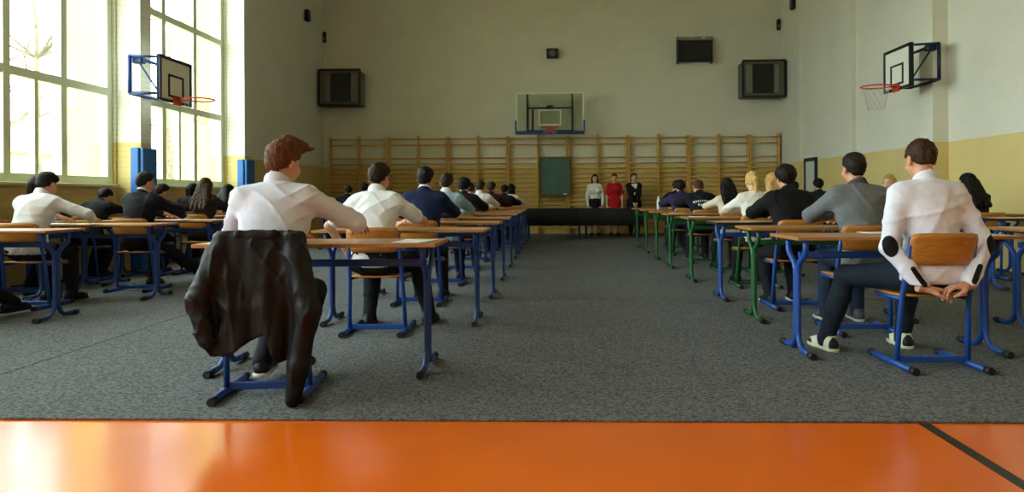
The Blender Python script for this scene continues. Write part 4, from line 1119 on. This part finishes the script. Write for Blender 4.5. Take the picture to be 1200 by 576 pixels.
person('woman in white blouse with black belt and dark hair', (1.07, 18.35, .011), math.pi, s=.94, sex='f', stand=True, lean=0, hunch=2, head=(0, 3, 0), lw=(-.19, .06, .80), rw=(.19, .06, .80), lp=(-1, -.6, 0), rp=(1, -.6, 0),
       lh='relaxed', rh='relaxed', top=('#e4e2de', 'blouse'), pants='#17161a', skirt=True, belt=('#131316', .10), hair=('bob', '#2a1912'), skin=SKIN2, res=.010, seed=71, face=True, group=G2)
person('woman in red dress with a pale belt', (1.58, 18.35, .011), math.pi, s=.95, sex='f', stand=True, lean=0, hunch=2, head=(0, 2, 0), lw=(-.20, .06, .80), rw=(.20, .06, .80), lp=(-1, -.6, 0), rp=(1, -.6, 0),
       lh='relaxed', rh='relaxed', sleeve='short', top=('#b51523', 'dress'), pants=None, belt=('#d0776e', .14), hair=('short', '#4a2a1c'), skin=SKIN2, res=.010, seed=72, face=True, group=G2, sh=1.08)
person('woman in black blazer over white blouse, hands clasped', (2.10, 18.35, .011), math.pi, s=.955, sex='f', stand=True, lean=0, hunch=2, head=(0, 2, 0), lw=(-.05, .20, .86), rw=(.05, .20, .86), lp=(-1, -.3, 0), rp=(1, -.3, 0),
       lh='relaxed', rh='relaxed', top=('#121216', 'jacket'), collar=('under', '#e4e2de'), pants='#141418', hair=('short', '#4a3022'), skin=SKIN2, res=.010, seed=73, face=True, group=G2)

# ------------------------------------------------------------------ things on the desks
paper(-1.96, 4.14, .801, R(4), 'white exam paper on the left end of the nearest left desk')
paper(-.85, 4.20, .801, R(-5), 'exam paper at the aisle end of the nearest left desk')
paper(2.30, 5.02, .801, R(8), 'white paper on the near right desk behind the grey sweater', .26, .21)
paper(-4.55, 8.30, .801, R(3), 'white paper on the desk of the dark-suited boy')
paper(-5.30, 7.05, .801, R(-6), 'white paper on the desk under the hunched writer\'s hand')
paper(1.80, 8.74, .801, R(2), 'paper at the aisle end of the blonde girl\'s desk')
paper(1.80, 10.32, .801, R(-4), 'paper at the aisle end of the black-haired girl\'s desk')
o = empty('water_bottle', (1.93, 13.0 + SH * 1.93, .801)); tag(o, 'translucent bottle standing on a far right desk', 'bottle')
MB().lathe([(0, 0), (.034, .002), (.036, .02), (.036, .15), (.030, .18), (.014, .205), (.014, .225)], 16).build('body', BOTTLE, o)
MB().lathe([(.017, .218), (.017, .245), (0, .247)], 16).build('cap', WHITEP, o)

# ================================================================== outside the windows
struct(MB().span((-60, -60, -.5), (XL - .31, 80, -.3)).build('ground', GROUND))
def tree(x, y, h, seed, label):
    rnd = random.Random(seed); t = empty('bare_tree', (x, y, -.3)); tag(t, label, 'tree', 'bare trees outside the windows')
    b = MB()
    pts = [V((0, 0, 0))]
    for i in range(8): pts.append(pts[-1] + V((rnd.uniform(-.1, .1), rnd.uniform(-.1, .1), h / 8)))
    b.tube(pts, [.16 * (1 - i / 9) + .02 for i in range(9)], 8); b.build('trunk', BARK, t)
    c = MB()
    def br(p, d, L, r, lev):
        q = [p]
        for i in range(4): d = (d + V((rnd.uniform(-.25, .25), rnd.uniform(-.25, .25), rnd.uniform(-.05, .2)))).normalized(); q.append(q[-1] + d * L / 4)
        c.tube(q, [r, r * .85, r * .7, r * .5, r * .3], 5, caps=False)
        if lev:
            for i in range(3): br(q[rnd.randint(1, 4)], (d + V((rnd.uniform(-.9, .9), rnd.uniform(-.9, .9), rnd.uniform(-.2, .6)))).normalized(), L * .6, r * .5, lev - 1)
    for i in range(12):
        a = rnd.uniform(0, 6.28); br(pts[rnd.randint(2, 8)], V((math.cos(a), math.sin(a), rnd.uniform(.2, .9))).normalized(), rnd.uniform(1.6, 2.8), .045, 2)
    c.build('branches', BARK, t)
tree(-13.5, 24.2, 7.5, 3, 'bare tree outside the second window')
tree(-17.0, 22.5, 8.0, 8, 'bare tree outside between the two windows')
tree(-16.5, 19.2, 8.0, 5, 'bare tree outside the nearer window')
o = empty('house', (-36, 36, -.3)); tag(o, 'pale yellow house far outside the windows', 'house')
MB().box((0, 0, 2.0), (9, 22, 4.0)).build('wall', YELLOWX, o)
MB().add([(-5, -11.5, 4), (5, -11.5, 4), (0, -11.5, 6.2), (-5, 11.5, 4), (5, 11.5, 4), (0, 11.5, 6.2)], [(0, 1, 2), (3, 5, 4), (0, 2, 5, 3), (1, 4, 5, 2), (0, 3, 4, 1)]).build('roof', ROOFT, o)
for k in range(5): MB().bbox((4.52, -8 + 4 * k, 2.2), (.08, 1.3, 1.5), .02).build('window', ALU, o)

# ================================================================== light and camera
w = bpy.data.worlds.new('sky'); SC.world = w; w.use_nodes = True
bgn = w.node_tree.nodes['Background']; bgn.inputs[0].default_value = (.93, .985, 1.02, 1); bgn.inputs[1].default_value = SKY = 9.0
for a, c, _, _ in WIN:
    L = bpy.data.lights.new('window_portal', 'AREA'); L.shape = 'RECTANGLE'; L.size = WT - SZ; L.size_y = c - a; L.cycles.is_portal = True
    link('window_portal', L, None, (XL - .35, (a + c) / 2, (SZ + WT) / 2), (0, R(-90), 0))

ROLL = -.3
cam = bpy.data.cameras.new('camera'); co = link('camera', cam, None, (0, 0, 1.08), (R(90), 0, R(1.6)))
cam.sensor_width = 36; cam.lens = 814 / 1200 * 36; cam.shift_x = -27 / 1200; cam.shift_y = -59.5 / 1200; cam.clip_end = 300
co.matrix_world = Matrix.Translation((0, 0, 1.08)) @ Matrix.Rotation(R(1.6), 4, 'Z') @ Matrix.Rotation(R(90), 4, 'X') @ Matrix.Rotation(R(ROLL), 4, 'Z')
SC.camera = co
SC.view_settings.view_transform = 'Standard'; SC.view_settings.look = 'None'; SC.view_settings.gamma = 1; SC.view_settings.use_curve_mapping = False
SC.view_settings.exposure = 0.55
SC.cycles.max_bounces = 8; SC.cycles.diffuse_bounces = 5; SC.cycles.transparent_max_bounces = 12; SC.cycles.sample_clamp_indirect = 6
SC.cycles.caustics_reflective = False; SC.cycles.caustics_refractive = False
